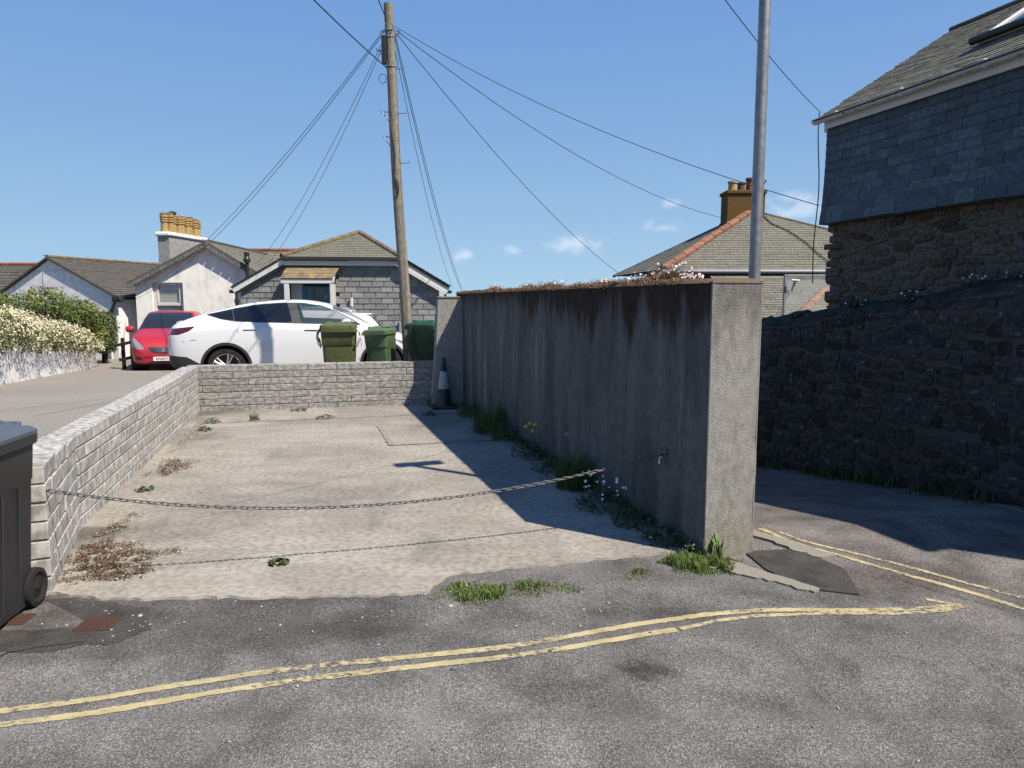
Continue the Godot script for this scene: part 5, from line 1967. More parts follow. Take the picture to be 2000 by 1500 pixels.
func suv() -> void:
	var gy := drive_y(-16.6)
	var yaw := 188.0
	var h := Vector3(cos(deg_to_rad(yaw)), 0, -sin(deg_to_rad(yaw)))
	var t := thing("parked_car", "white estate car with roof rails mostly hidden behind the white hatchback", "car", Vector3(-2.93, gy - 0.09, -16.6), yaw)
	var sh := car_shell([
		[0.0, 0.40, 0.76, 0.98, 0.55, 1.06], [0.08, 0.32, 0.86, 1.02, 0.62, 1.25], [0.30, 0.28, 0.91, 1.04, 0.66, 1.50], [0.55, 0.25, 0.92, 1.05, 0.66, 1.575], [1.2, 0.23, 0.92, 1.04, 0.66, 1.63], [2.0, 0.22, 0.92, 1.02, 0.65, 1.64],
		[2.6, 0.22, 0.92, 1.01, 0.64, 1.58], [3.1, 0.22, 0.92, 0.99, 0.64, 1.32], [3.5, 0.22, 0.91, 0.96, 0.66, 1.08], [4.0, 0.24, 0.87, 0.88, 0.60, 0.98], [4.25, 0.28, 0.74, 0.72, 0.48, 0.80], [4.35, 0.36, 0.56, 0.52, 0.36, 0.6]], 80, 48)
	sh = arches(sh, [Vector2(0.85, 0.34), Vector2(3.5, 0.34)], 0.39, 0.0, t, M.black_trim)
	var V := func(a: Array) -> Array: return a.map(func(e): return Vector2(e[0], e[1]))
	var r := clip(sh, side_region(V.call([[0.30, 1.27], [0.36, 1.16], [0.80, 1.12], [0.78, 1.38], [0.46, 1.37]])))
	body_part(r[0], M.glass_dark, "quarter_window", t)
	r = clip(r[1], side_region(V.call([[0.88, 1.12], [3.0, 1.08], [2.6, 1.42], [2.2, 1.50], [0.84, 1.44]])))
	body_part(r[0], M.glass_dark, "side_window", t)
	r = clip(r[1], func(p): return maxf(p.x - 0.27, maxf(1.12 - p.y, absf(p.z) - 0.6)))
	body_part(r[0], M.glass_dark, "rear_screen", t)
	body_part(r[1], M.car_white, "body", t, 30.0)
	var b := MB.new()
	b.cbox(Vector3(0.40, 1.545, 0), Vector3(0.26, 0.035, 1.1), 0.012)
	put(b, M.car_white, "spoiler", t)
	for s in [-1, 1]:
		b = MB.new()
		b.tube([Vector3(0.7, 1.60, s * 0.56), Vector3(0.85, 1.665, s * 0.57), Vector3(1.6, 1.69, s * 0.57), Vector3(2.3, 1.67, s * 0.56), Vector3(2.45, 1.61, s * 0.55)], 0.016, 8)
		b.smooth(60)
		put(b, M.alloy, "roof_rail", t)
		car_wheel(t, Vector3(0.85, 0.34, s * 0.78), 0.335, 0.22, s, 5)
		car_wheel(t, Vector3(3.5, 0.34, s * 0.78), 0.335, 0.22, s, 5)

# ---------------------------------------------------------------- houses behind

func slate_rows(b: MB, poly: Array, course: float, width: float, thick := 0.008, lift := 0.006, spread := 0.3) -> void:
	# rows of slates over a flat convex polygon (counter-clockwise seen from outside)
	var nrm: Vector3 = (poly[1] - poly[0]).cross(poly[2] - poly[0]).normalized()
	if nrm.y < 0: nrm = -nrm
	var u := UP.cross(nrm).normalized()
	var v := nrm.cross(u)
	var o: Vector3 = poly[0]
	var p2 := []
	var lo := 1e9
	var hi := -1e9
	for p in poly:
		var q := Vector2((p - o).dot(u), (p - o).dot(v))
		p2.append(q)
		lo = minf(lo, q.y)
		hi = maxf(hi, q.y)
	var y := lo
	while y < hi - course * 0.2:
		var ym := minf(y + course * 0.5, hi - 0.001)
		var x0 := 1e9
		var x1 := -1e9
		for i in p2.size():
			var a: Vector2 = p2[i]
			var e: Vector2 = p2[(i + 1) % p2.size()]
			if (a.y <= ym) != (e.y <= ym):
				var xx := lerpf(a.x, e.x, (ym - a.y) / (e.y - a.y))
				x0 = minf(x0, xx)
				x1 = maxf(x1, xx)
		var x := x0 - rnd(0.0, width)
		while x < x1:
			var a := maxf(x, x0)
			var e := minf(x + width * rnd(0.85, 1.15), x1)
			if e - a > 0.02:
				var c := rnd(1.0 - spread, 1.0 + spread)
				b.col = Color(c * rnd(0.96, 1.04), c, c * rnd(0.93, 1.03))
				b.box(Vector3.ZERO, Vector3(e - a - 0.005, course * 1.5, thick), Transform3D(Basis(u, v, nrm) * Basis(Vector3.RIGHT, -0.09), o + u * (a + e) / 2 + v * (y + course * 0.6) + nrm * (lift + thick * 0.5 + rnd(0, 0.003))))
			x = e if e < x1 else x1
			if e >= x1: break
		y += course

func tiles_along(t: Node3D, a: Vector3, e: Vector3, r: float, m: Material, called: String, step := 0.42) -> void:
	var L := (e - a).length()
	var d := (e - a) / L
	var n := int(ceil(L / step))
	for i in n:
		var b := MB.new()
		b.col = tone(rnd(0.75, 1.15))
		var p := a + d * (L * i / n)
		var q := a + d * (L * (i + 1) / n - 0.012)
		b.tube([p, q], [r, r * 0.93], 10, true, 0.8)
		b.smooth(50)
		put(b, m, called, t)

func flat_poly(b: MB, pts: Array) -> void:
	for i in range(1, pts.size() - 1): b.tri(pts[0], pts[i], pts[i + 1])

func bungalow() -> void:
	var t := thing("slate_hung_bungalow", "grey slate hung bungalow with white porch and teal door", "house", Vector3(-4.556, 0, -19.5), 8)
	var b := MB.new()
	b.prism([Vector2(-2.66, -0.9), Vector2(2.58, -0.9), Vector2(2.58, 1.86), Vector2(1.5, 2.62), Vector2(-1.5, 2.62), Vector2(-2.66, 1.90)], 8.0, Transform3D(Basis(), Vector3(0, 0, -8.02)))
	put(b, M.slate_roof_dark, "wall", t)
	# slates on the front, one by one
	var su := MB.new()
	su.box(Vector3(0, 0.5, 0.5), Vector3(1, 1, 1))
	var unit := su.mesh()
	var row := 0
	var y := 0.42
	while y < 2.44:
		var x0 := -2.66
		var x1 := 2.58
		if y + 0.10 > 1.88:
			x0 = lerpf(-2.66, -1.5, (y + 0.10 - 1.90) / 0.72)
			x1 = lerpf(2.58, 1.5, (y + 0.10 - 1.86) / 0.76)
		var x := x0 - (0.16 if row % 2 else 0.0)
		while x < x1 - 0.02:
			var a := maxf(x, x0)
			var e := minf(x + 0.32, x1)
			var mid := (a + e) / 2
			if e - a > 0.03 and not (mid > -1.4 and mid < -0.2 and y < 2.2):
				var s := MeshInstance3D.new()
				s.mesh = unit
				s.material_override = M["slate_grey_%d" % (rng.randi() % 4)]
				s.name = "slate"
				t.add_child(s, true)
				s.basis = Basis(Vector3.RIGHT, -0.10) * Basis.from_scale(Vector3(e - a - 0.016, 0.19, 0.014))
				s.position = Vector3(mid, y, 0.016 + rnd(0, 0.004))
			x += 0.32
		y += 0.152
		row += 1
	# roof: clipped gable in front, long slopes behind
	var ap := Vector3(0.36, 3.50, -1.5)
	var apb := Vector3(0.36, 3.50, -8.2)
	var eL := Vector3(-1.55, 2.70, 0.16)
	var eR := Vector3(1.56, 2.70, 0.16)
	var gL := Vector3(-2.86, 1.93, 0.16)
	var gR := Vector3(2.86, 1.93, 0.16)
	b = MB.new()
	flat_poly(b, [eL, eR, ap])
	flat_poly(b, [gL, eL, ap, apb, Vector3(-2.86, 1.93, -8.2)])
	flat_poly(b, [eR, gR, Vector3(2.86, 1.93, -8.2), apb, ap])
	var roof := put(b, M.slate_roof_dark, "roof", t)
	b = MB.new()
	slate_rows(b, [eL, eR, ap], 0.125, 0.24, 0.008, 0.012, 0.14)
	stuff(put(b, M.slate_roof, "roof_slates", roof))
	b = MB.new()
	slate_rows(b, [eR, gR, Vector3(2.86, 1.93, -8.2), apb, ap], 0.14, 0.24, 0.008, 0.04, 0.2)
	stuff(put(b, M.slate_roof, "roof_slates", roof))
	tiles_along(roof, eL + UP * 0.03, ap + UP * 0.03, 0.085, M.ridge_lichen, "hip_tile", 0.36)
	tiles_along(roof, eR + UP * 0.03, ap + UP * 0.03, 0.085, M.ridge_lichen, "hip_tile", 0.36)
	b = MB.new()
	b.cbox(Vector3(0, 2.655, 0.20), Vector3(3.10, 0.085, 0.10), 0.015)
	put(b, M.black_plastic, "gutter", t)
	b = MB.new()
	b.box(Vector3(0, 2.55, 0.13), Vector3(3.02, 0.12, 0.03))
	put(b, M.white_paint, "fascia", t)
	for s in [-1, 1]:
		var lo := Vector3(s * 2.86, 1.90, 0.14)
		var hi := Vector3(s * 1.54, 2.675, 0.14)
		var d := (hi - lo).normalized()
		var L := (hi - lo).length()
		var up := Vector3(0, 0, 1).cross(d) * (1 if s < 0 else -1)
		var xf := Transform3D(Basis(d, up, d.cross(up)), (lo + hi) / 2)
		b = MB.new()
		b.box(Vector3(0, -0.085, 0), Vector3(L, 0.13, 0.03), xf)
		put(b, M.white_paint, "bargeboard", t)
		b = MB.new()
		b.box(Vector3(0, 0.005, 0.0), Vector3(L, 0.035, 0.09), xf)
		put(b, M.black_plastic, "verge_strip", t)
		b = MB.new()
		b.box(Vector3(0, -0.185, -0.04), Vector3(L * 0.98, 0.055, 0.06), xf)
		put(b, M.black_plastic if s < 0 else M.white_paint, "lower_trim", t)
		b = MB.new()
		b.tube([Vector3(s * 2.74, 1.85, 0.10), Vector3(s * 2.74, -0.4, 0.10)], 0.036, 10)
		b.cbox(Vector3(s * 2.84, 1.80, 0.08), Vector3(0.16, 0.09, 0.12), 0.02)
		b.cbox(Vector3(s * 2.74, 1.55, 0.09), Vector3(0.11, 0.13, 0.1), 0.02)
		put(b, M.black_plastic, "downpipe", t)
	# porch
	var pr := Node3D.new()
	pr.name = "porch"
	t.add_child(pr)
	var poly := [Vector3(-1.53, 2.13, 0.62), Vector3(-0.20, 2.13, 0.62), Vector3(-0.06, 2.47, 0.03), Vector3(-1.42, 2.47, 0.03)]
	b = MB.new()
	flat_poly(b, poly)
	slate_rows(b, poly, 0.085, 0.2, 0.008, 0.006, 0.2)
	stuff(put(b, M.slate_lichen, "porch_slates", pr))
	b = MB.new()
	b.cbox(Vector3(-0.865, 2.065, 0.585), Vector3(1.32, 0.12, 0.05), 0.008)
	var xe := Transform3D(Basis(), Vector3.ZERO)
	b.prism([Vector2(0.62, 2.02), Vector2(0.62, 2.125), Vector2(0.03, 2.47), Vector2(0.03, 2.36)].map(func(q): return Vector2(-q.x, q.y)), 0.05, Transform3D(Basis(Vector3(0, 0, -1), UP, Vector3(1, 0, 0)), Vector3(-0.22, 0, 0)))
	put(b, M.white_paint, "porch_trim", pr)
	for x in [-1.38, -0.245]:
		b = MB.new()
		b.cbox(Vector3(x, 0.79, 0.56), Vector3(0.13 if x < -1 else 0.085, 2.42, 0.09), 0.008)
		put(b, M.white_paint, "post", pr)
	b = MB.new()
	b.box(Vector3(-0.21, 0.79, 0.28), Vector3(0.04, 2.42, 0.46))
	b.box(Vector3(-1.41, 0.79, 0.28), Vector3(0.04, 2.42, 0.46))
	b.box(Vector3(-1.19, 0.79, 0.10), Vector3(0.3, 2.42, 0.05))
	put(b, M.white_paint, "side_wall", pr)
	b = MB.new()
	for e in [[-1.0, 0.12], [-0.76, 0.035], [-0.45, 0.04], [-0.32, 0.06]]: b.cbox(Vector3(e[0], 0.75, 0.12), Vector3(e[1], 2.30, 0.06), 0.006)
	b.cbox(Vector3(-0.66, 1.915, 0.118), Vector3(0.76, 0.05, 0.058), 0.006)
	var door := put(b, M.door_teal, "door", pr)
	b = MB.new()
	b.box(Vector3(-0.66, 0.75, 0.10), Vector3(0.74, 2.28, 0.02))
	put(b, M.glass_dark, "door_pane", door)
	b = MB.new()
	b.lathe([Vector2(0.0, 0), Vector2(0.045, 0), Vector2(0.045, 0.24), Vector2(0, 0.24)], 14, Transform3D(Basis(), Vector3(0.22, 1.40, 0.09)))
	b.box(Vector3(0.22, 1.52, 0.04), Vector3(0.05, 0.08, 0.08))
	b.smooth(40)
	put(b, M.white_paint, "wall_lamp", t)
	b = MB.new()
	b.cbox(Vector3(1.55, 0.82, 0.06), Vector3(0.16, 0.34, 0.1), 0.01)
	put(b, M.grey_plastic, "meter_box", t)

func white_house() -> void:
	var t := thing("white_gable_house", "white rendered gable house with sash window and tall chimney pots", "house", Vector3(-9.876, 0, -22.5), 3)
	var b := MB.new()
	b.prism([Vector2(-1.80, -0.9), Vector2(2.35, -0.9), Vector2(2.35, 2.10), Vector2(0.44, 3.28), Vector2(-1.80, 2.09)], 7.0, Transform3D(Basis(), Vector3(0, 0, -7.2)))
	put(b, M.white_render, "wall", t)
	# front leaf with the window opening
	var f := MB.new()
	var xf := Transform3D(Basis(), Vector3(0, 0, -0.201))
	f.prism([Vector2(-1.80, -0.9), Vector2(-1.30, -0.9), Vector2(-1.30, 2.355), Vector2(-1.80, 2.09)], 0.2, xf)
	f.prism([Vector2(-0.36, -0.9), Vector2(2.35, -0.9), Vector2(2.35, 2.10), Vector2(0.44, 3.28), Vector2(-0.36, 2.855)], 0.2, xf)
	f.prism([Vector2(-1.299, 2.12), Vector2(-0.361, 2.12), Vector2(-0.361, 2.854), Vector2(-1.299, 2.354)], 0.199, xf)
	f.prism([Vector2(-1.299, -0.9), Vector2(-0.361, -0.9), Vector2(-0.361, 0.75), Vector2(-1.299, 0.75)], 0.199, xf)
	put(f, M.white_render, "front_wall", t)
	var w := Node3D.new()
	w.name = "window"
	t.add_child(w)
	b = MB.new()
	for e in [[-0.83, 2.08, 0.93, 0.08], [-0.83, 0.79, 0.93, 0.08], [-0.83, 1.45, 0.82, 0.09]]: b.cbox(Vector3(e[0], e[1], -0.13), Vector3(e[2], e[3], 0.07), 0.008)
	for x in [-1.255, -0.405]: b.cbox(Vector3(x, 1.435, -0.131), Vector3(0.08, 1.20, 0.068), 0.008)
	for x in [-1.175, -0.485]: b.cbox(Vector3(x, 1.77, -0.12), Vector3(0.07, 0.54, 0.06), 0.008)
	put(b, M.white_paint, "frame", w)
	b = MB.new()
	b.box(Vector3(-0.83, 1.43, -0.15), Vector3(0.80, 1.24, 0.012))
	put(b, M.pane, "pane", w)
	b = MB.new()
	for i in 16: b.box(Vector3(-0.83, 2.0 - i * 0.045, -0.178), Vector3(0.78, 0.032, 0.004), Transform3D())
	put(b, M.blind, "blind", w)
	b = MB.new()
	b.box(Vector3(-0.83, 1.43, -0.192), Vector3(0.92, 1.36, 0.008))
	put(b, M.black_trim, "room_dark", w)
	# roof
	var ap := Vector3(0.44, 3.38, 0.20)
	var apb := Vector3(0.44, 3.38, -7.4)
	var eL := Vector3(-1.98, 2.10, 0.20)
	var eLb := Vector3(-1.98, 2.10, -7.4)
	var eR := Vector3(2.55, 2.07, 0.20)
	var eRb := Vector3(2.55, 2.07, -7.4)
	b = MB.new()
	var dn := UP * -0.07
	b.quad(eL, ap, apb, eLb)
	b.quad(ap, eR, eRb, apb)
	b.quad(eL + dn, eL, eLb, eLb + dn)
	b.quad(ap, eL, eL + dn, ap + dn)
	b.quad(eR, ap, ap + dn, eR + dn)
	b.quad(ap + dn, eL + dn, eLb + dn, apb + dn)
	b.quad(eR + dn, ap + dn, apb + dn, eRb + dn)
	var roof := put(b, M.slate_roof_dark, "roof", t)
	b = MB.new()
	slate_rows(b, [eR, eRb, apb, ap], 0.15, 0.26, 0.008, 0.006, 0.2)
	stuff(put(b, M.slate_roof, "roof_slates", roof))
	# the undercloak: short slates shown edge-on under each verge
	for s in [0, 1]:
		var lo := eL if s == 0 else eR
		var d := (ap - lo).normalized()
		var L := (ap - lo).length()
		var x := 0.0
		while x < L - 0.05:
			b = MB.new()
			b.col = tone(rnd(0.7, 1.2))
			var p := lo + d * (x + 0.14) + Vector3(0, -0.125, -0.0)
			var up := Vector3(0, 0, 1).cross(d)
			if up.y < 0: up = -up
			b.box(Vector3.ZERO, Vector3(0.27, 0.10, 0.03), Transform3D(Basis(d, up, d.cross(up)), p))
			put(b, M.slate_grey_1, "undercloak_slate", roof)
			x += 0.285
	tiles_along(roof, ap + UP * 0.02 + Vector3(0, 0, -0.3), apb + UP * 0.02, 0.07, M.slate_roof_dark, "ridge_tile", 0.45)
	b = MB.new()
	b.tube([Vector3(1.72, 1.9, 0.28), Vector3(1.72, 2.92, 0.28)], 0.055, 12)
	b.lathe([Vector2(0.09, 0), Vector2(0.11, 0.1), Vector2(0.06, 0.2)], 14, Transform3D(Basis(), Vector3(1.72, 2.72, 0.28)))
	b.lathe([Vector2(0.08, 0), Vector2(0.08, 0.12), Vector2(0, 0.13)], 14, Transform3D(Basis(), Vector3(1.72, 2.92, 0.28)))
	b.smooth(40)
	put(b, M.black_plastic, "vent_pipe", t)
	# chimney, long side running back
	var inv := t.transform.affine_inverse()
	var c := Node3D.new()
	c.name = "chimney"
	t.add_child(c)
	var o := inv * Vector3(-11.30, 0, -24.0)
	var tw := Basis(UP, deg_to_rad(-8.0))
	c.transform = Transform3D(tw, o - tw * o)
	b = MB.new()
	b.box(o + Vector3(-0.19, 3.0, -1.2), Vector3(0.40, 1.36, 2.4))
	put(b, M.grey_render, "stack", c)
	b = MB.new()
	b.cbox(o + Vector3(-0.19, 3.745, -1.2), Vector3(0.52, 0.14, 2.56), 0.04)
	put(b, M.white_render, "cap", c)
	for i in 9:
		b = MB.new()
		b.col = Color(1, 1, 1) * rnd(0.85, 1.15)
		var hh := rnd(0.60, 0.70)
		b.lathe([Vector2(0.125, 0), Vector2(0.105, hh * 0.5), Vector2(0.10, hh * 0.55), Vector2(0.13, hh * 0.58), Vector2(0.13, hh * 0.63), Vector2(0.105, hh * 0.66), Vector2(0.13, hh * 0.70), Vector2(0.13, hh * 0.75), Vector2(0.105, hh * 0.78), Vector2(0.135, hh * 0.83), Vector2(0.135, hh * 0.9), Vector2(0.11, hh * 0.93), Vector2(0.13, hh * 0.97), Vector2(0.12, hh), Vector2(0.0, hh - 0.03)], 14, Transform3D(Basis(), o + Vector3(-0.19 + (0.03 if i % 2 else -0.03), 3.79, -0.15 - i * 0.262)))
		b.smooth(35)
		var pot := put(b, M.buff_pot, "chimney_pot", c)
		b = MB.new()
		var py := o + Vector3(-0.19 + (0.03 if i % 2 else -0.03), 3.79 + hh, -0.15 - i * 0.262)
		if i in [0, 1, 6, 7]:
			b.lathe([Vector2(0.11, -0.01), Vector2(0.13, 0.02), Vector2(0.0, 0.05)], 12, Transform3D(Basis(), py))
			put(b, M.terracotta, "pot_cap", pot)
		elif i == 2:
			b.lathe([Vector2(0.10, -0.02), Vector2(0.10, 0.06), Vector2(0.15, 0.08), Vector2(0.08, 0.14), Vector2(0, 0.15)], 12, Transform3D(Basis(), py))
			put(b, M.black_plastic, "cowl", pot)
	t.position = Vector3(-9.876 * 1.1, -0.155, -22.5 * 1.1)
	t.scale = Vector3.ONE * 1.1

func left_house() -> void:
	var t := thing("white_gable_house", "white gable house with long grey slate roof behind the flowering hedge", "house", Vector3(-15.991, 0, -25.0), -12)
	var b := MB.new()
	b.prism([Vector2(-3.4, -1.2), Vector2(2.62, -1.2), Vector2(2.62, 1.66), Vector2(0.05, 2.96), Vector2(-3.4, 1.0)], 7.0, Transform3D(Basis(), Vector3(0, 0, -7.0)))
	put(b, M.white_wall, "wall", t)
	var ap := Vector3(0.05, 3.05, 0.12)
	var apb := Vector3(0.05, 3.05, -7.2)
	var eL := Vector3(-3.6, 0.98, 0.12)
	var eR := Vector3(2.82, 1.66, 0.12)
	var bk := Vector3(0, 0, -7.32)
	b = MB.new()
	b.quad(eL, ap, apb, eL + bk)
	b.quad(ap, eR, eR + bk, apb)
	var dn := UP * -0.06
	b.quad(ap, eL, eL + dn, ap + dn)
	b.quad(eR, ap, ap + dn, eR + dn)
	b.quad(ap + dn, eL + dn, eL + bk + dn, apb + dn)
	b.quad(eR + dn, ap + dn, apb + dn, eR + bk + dn)
	var roof := put(b, M.slate_roof_dark, "roof", t)
	b = MB.new()
	slate_rows(b, [eR, eR + bk, apb, ap], 0.16, 0.28, 0.008, 0.006, 0.16)
	stuff(put(b, M.slate_roof_dark, "roof_slates", roof))
	tiles_along(roof, ap + UP * 0.02 + Vector3(0, 0, -0.05), apb + UP * 0.02, 0.075, M.ridge_lichen, "ridge_tile", 0.45)
	b = MB.new()
	b.tube([Vector3(2.70, 1.62, 0.16), Vector3(2.72, 1.52, 0.16), Vector3(2.50, 1.18, 0.10), Vector3(2.36, 1.05, 0.08)], 0.05, 10)
	b.cbox(Vector3(2.80, 1.62, 0.12), Vector3(0.34, 0.22, 0.2), 0.03)
	b.smooth(50)
	put(b, M.black_plastic, "hopper", t)
	b = MB.new()
	b.tube([Vector3(2.36, 1.05, 0.08), Vector3(2.42, -0.6, 0.08)], 0.04, 10)
	b.smooth(50)
	put(b, M.white_paint, "downpipe", t)
	b = MB.new()
	b.box(Vector3(1.55, -0.02, 0.03), Vector3(2.1, 0.03, 0.05))
	put(b, M.white_paint, "plinth_line", t)

func far_roofs() -> void:
	for k in 2:
		var e: Array = [[-26.0, -15.2, 3.15, 1.0, -32.0, "long terrace with red ridge tiles behind the white gables"], [-12.2, -8.0, 3.76, 1.6, -32.0, "slate roofed house with orange ridge tiles behind the bungalow"]][k]
		var t := thing("terrace_house", e[5], "house", Vector3((e[0] + e[1]) / 2, 0, e[4]), 0.0)
		var hw: float = (e[1] - e[0]) / 2
		var b := MB.new()
		b.box(Vector3(0, (e[3] - 2.0) / 2, 0), Vector3(hw * 2 - 0.3, e[3] + 2.0, 5.0))
		put(b, M.white_render, "wall", t)
		var a0 := Vector3(-hw, e[3] - 0.1, 2.8)
		var a1 := Vector3(hw, e[3] - 0.1, 2.8)
		var r0 := Vector3(-hw, e[2], 0)
		var r1 := Vector3(hw, e[2], 0)
		var bk := Vector3(0, 0, -5.6)
		b = MB.new()
		b.quad(a0, a1, r1, r0)
		b.quad(a1 + bk, a0 + bk, r0, r1)
		b.tri(a0 + bk, a0, r0)
		b.tri(a1, a1 + bk, r1)
		var roof := put(b, M.slate_roof_dark, "roof", t)
		b = MB.new()
		slate_rows(b, [a0, a1, r1, r0], 0.2, 0.34, 0.01, 0.006, 0.25)
		stuff(put(b, M.slate_roof if k else M.slate_roof_dark, "roof_slates", roof))
		tiles_along(roof, r0, r1, 0.12, M.terracotta, "ridge_tile", 0.45)

func hip_house() -> void:
	var t := thing("hipped_roof_house", "house with hipped slate roof, pink hip tiles and brick chimney", "house")
	var Ap := Vector3(6.40, 3.93, -19.5)
	var FL := Vector3(3.55, 2.28, -17.0)
	var FR := Vector3(11.2, 2.28, -17.0)
	var BL := Vector3(3.02, 2.28, -21.6)
	var BR := Vector3(11.2, 2.28, -22.4)
	var b := MB.new()
	b.box(Vector3(7.45, -0.1, -19.5), Vector3(7.2, 4.7, 4.3))
	put(b, M.stone_brown, "wall", t)
	b = MB.new()
	flat_poly(b, [FL, FR, Ap])
	flat_poly(b, [BL, FL, Ap])
	flat_poly(b, [FR, BR, Ap])
	flat_poly(b, [BR, BL, Ap])
	flat_poly(b, [FL, BL, BR, FR])
	var roof := put(b, M.slate_roof_dark, "roof", t)
	b = MB.new()
	slate_rows(b, [FL, FR, Ap], 0.115, 0.26, 0.01, 0.006, 0.17)
	stuff(put(b, M.slate_roof, "front_slates", roof))
	b = MB.new()
	slate_rows(b, [BL, FL, Ap], 0.115, 0.26, 0.01, 0.006, 0.2)
	stuff(put(b, M.slate_roof, "side_slates", roof))
	tiles_along(roof, FL + UP * 0.03, Ap + UP * 0.03, 0.11, M.terracotta_pale, "hip_tile", 0.42)
	tiles_along(roof, FR + UP * 0.0, Ap + UP * 0.0, 0.06, M.ridge_lichen, "hip_tile", 0.45)
	tiles_along(roof, BL + UP * 0.0, Ap + UP * 0.0, 0.05, M.slate_roof_dark, "hip_tile", 0.45)
	b = MB.new()
	b.tube([FL + Vector3(-0.05, -0.05, 0.07), FR + Vector3(0, -0.05, 0.07)], 0.055, 12)
	b.smooth(60)
	put(b, M.grey_plastic, "gutter", t)
	b = MB.new()
	b.cbox(Vector3(7.55, 2.20, -16.93), Vector3(0.9, 0.06, 0.1), 0.01)
	b.cbox(Vector3(7.62, 2.36, -16.9), Vector3(0.12, 0.24, 0.12), 0.03)
	put(b, M.black_plastic, "hopper", t)
	b = MB.new()
	var pts := []
	for q in [[6.55, 0.93], [6.7, 0.72], [7.0, 0.60], [7.25, 0.40], [7.4, 0.18], [7.55, 0.03]]:
		pts.append(Vector3(q[0], lerpf(2.30, 3.93, q[1]) + 0.05, lerpf(-17.0, -19.5, q[1])))
	b.tube(pts, 0.014, 6)
	put(b, M.cable, "roof_cable", t)
	var c := Node3D.new()
	c.name = "chimney"
	t.add_child(c)
	b = MB.new()
	b.box(Vector3(6.17, 3.85, -19.6), Vector3(0.98, 1.16, 0.62))
	put(b, M.brick_lichen, "stack", c)
	b = MB.new()
	b.cbox(Vector3(6.17, 4.40, -19.6), Vector3(1.06, 0.09, 0.70), 0.015)
	b.cbox(Vector3(6.17, 3.62, -19.6), Vector3(1.04, 0.05, 0.68), 0.015)
	put(b, M.brick_lichen, "corbel", c)
	for e in [[5.88, 0.27, "buff_pot", 0.115], [6.12, 0.24, "stone_brown", 0.11], [6.36, 0.36, "terracotta", 0.12]]:
		b = MB.new()
		b.lathe([Vector2(e[3], 0), Vector2(e[3] * 0.9, e[1] * 0.8), Vector2(e[3] * 1.1, e[1] * 0.85), Vector2(e[3] * 1.1, e[1]), Vector2(0, e[1] - 0.02)], 14, Transform3D(Basis(), Vector3(e[0], 4.44, -19.6)))
		b.smooth(35)
		put(b, M[e[2]], "chimney_pot", c)
	# crow
	var k := thing("crow", "small black bird perched on the right of the brick chimney", "bird", Vector3(6.60, 4.445, -19.45), 30)
	b = MB.new()
	b.tube([Vector3(-0.16, 0.06, 0), Vector3(-0.08, 0.10, 0), Vector3(0.0, 0.15, 0), Vector3(0.06, 0.21, 0), Vector3(0.10, 0.265, 0), Vector3(0.135, 0.275, 0), Vector3(0.17, 0.265, 0), Vector3(0.21, 0.25, 0)], [0.012, 0.035, 0.062, 0.058, 0.036, 0.036, 0.016, 0.004], 10)
	b.tube([Vector3(0.0, 0.10, 0.02), Vector3(0.01, 0.0, 0.025), Vector3(0.04, 0.0, 0.025)], 0.006, 5)
	b.tube([Vector3(0.0, 0.10, -0.02), Vector3(0.01, 0.0, -0.025), Vector3(0.04, 0.0, -0.025)], 0.006, 5)
	b.smooth(60)
	put(b, M.black_plastic, "crow_body", k)

	# lower roof beside the lane, with a glazed screen in front of it
	t = thing("low_slate_roof", "low slate roof with a pink hip behind the glazed screen", "roof")
	var poly := [Vector3(3.9, 0.85, -11.9), Vector3(8.5, 0.85, -11.9), Vector3(8.5, 2.0, -14.2), Vector3(3.9, 2.0, -14.2)]
	b = MB.new()
	flat_poly(b, poly)
	b.quad(poly[3], poly[2], poly[2] + UP * -3.0, poly[3] + UP * -3.0)
	b.quad(poly[0] + UP * -2.0, poly[1] + UP * -2.0, poly[1], poly[0])
	put(b, M.slate_roof_dark, "roof_deck", t)
	b = MB.new()
	slate_rows(b, poly, 0.10, 0.22, 0.01, 0.006, 0.25)
	stuff(put(b, M.slate_roof, "roof_slates", t))
	tiles_along(t, Vector3(5.0, 1.24, -12.65), Vector3(5.95, 1.78, -13.72), 0.085, M.terracotta_pale, "hip_tile", 0.4)
	t = thing("glazed_screen", "grey framed clear glass screen beside the slate house corner", "screen", Vector3(4.98, 0.85, -11.6), 4)
	b = MB.new()
	for x in [-0.62, 0.62]: b.cbox(Vector3(x, 0.55, 0), Vector3(0.04, 1.14, 0.05), 0.006)
	b.cbox(Vector3(0, 1.10, 0), Vector3(1.198, 0.04, 0.048), 0.006)
	put(b, M.grey_plastic, "frame", t)
	b = MB.new()
	b.box(Vector3(0, 0.54, 0), Vector3(1.2, 1.08, 0.008))
	put(b, M.pane, "pane", t)
	b = MB.new()
	b.tube([Vector3(-0.52, 0.86, 0.04), Vector3(-0.50, 1.0, 0.08), Vector3(-0.44, 1.02, 0.1), Vector3(-0.56, 1.03, 0.09)], 0.022, 8)
	put(b, M.white_paint, "light_fitting", t)

# ---------------------------------------------------------------- plants

func leaf(b: MB, p: Vector3, s: float, nrm: Vector3, c: Color) -> void:
	b.col = c
	var u := nrm.cross(Vector3(rnd(-1, 1), rnd(-1, 1), rnd(-1, 1))).normalized()
	var v := nrm.cross(u)
	b.tri(p - u * s, p + v * s * 0.45 + nrm * s * 0.12, p + u * s)
	b.tri(p - u * s, p + u * s, p - v * s * 0.45 + nrm * s * 0.12)

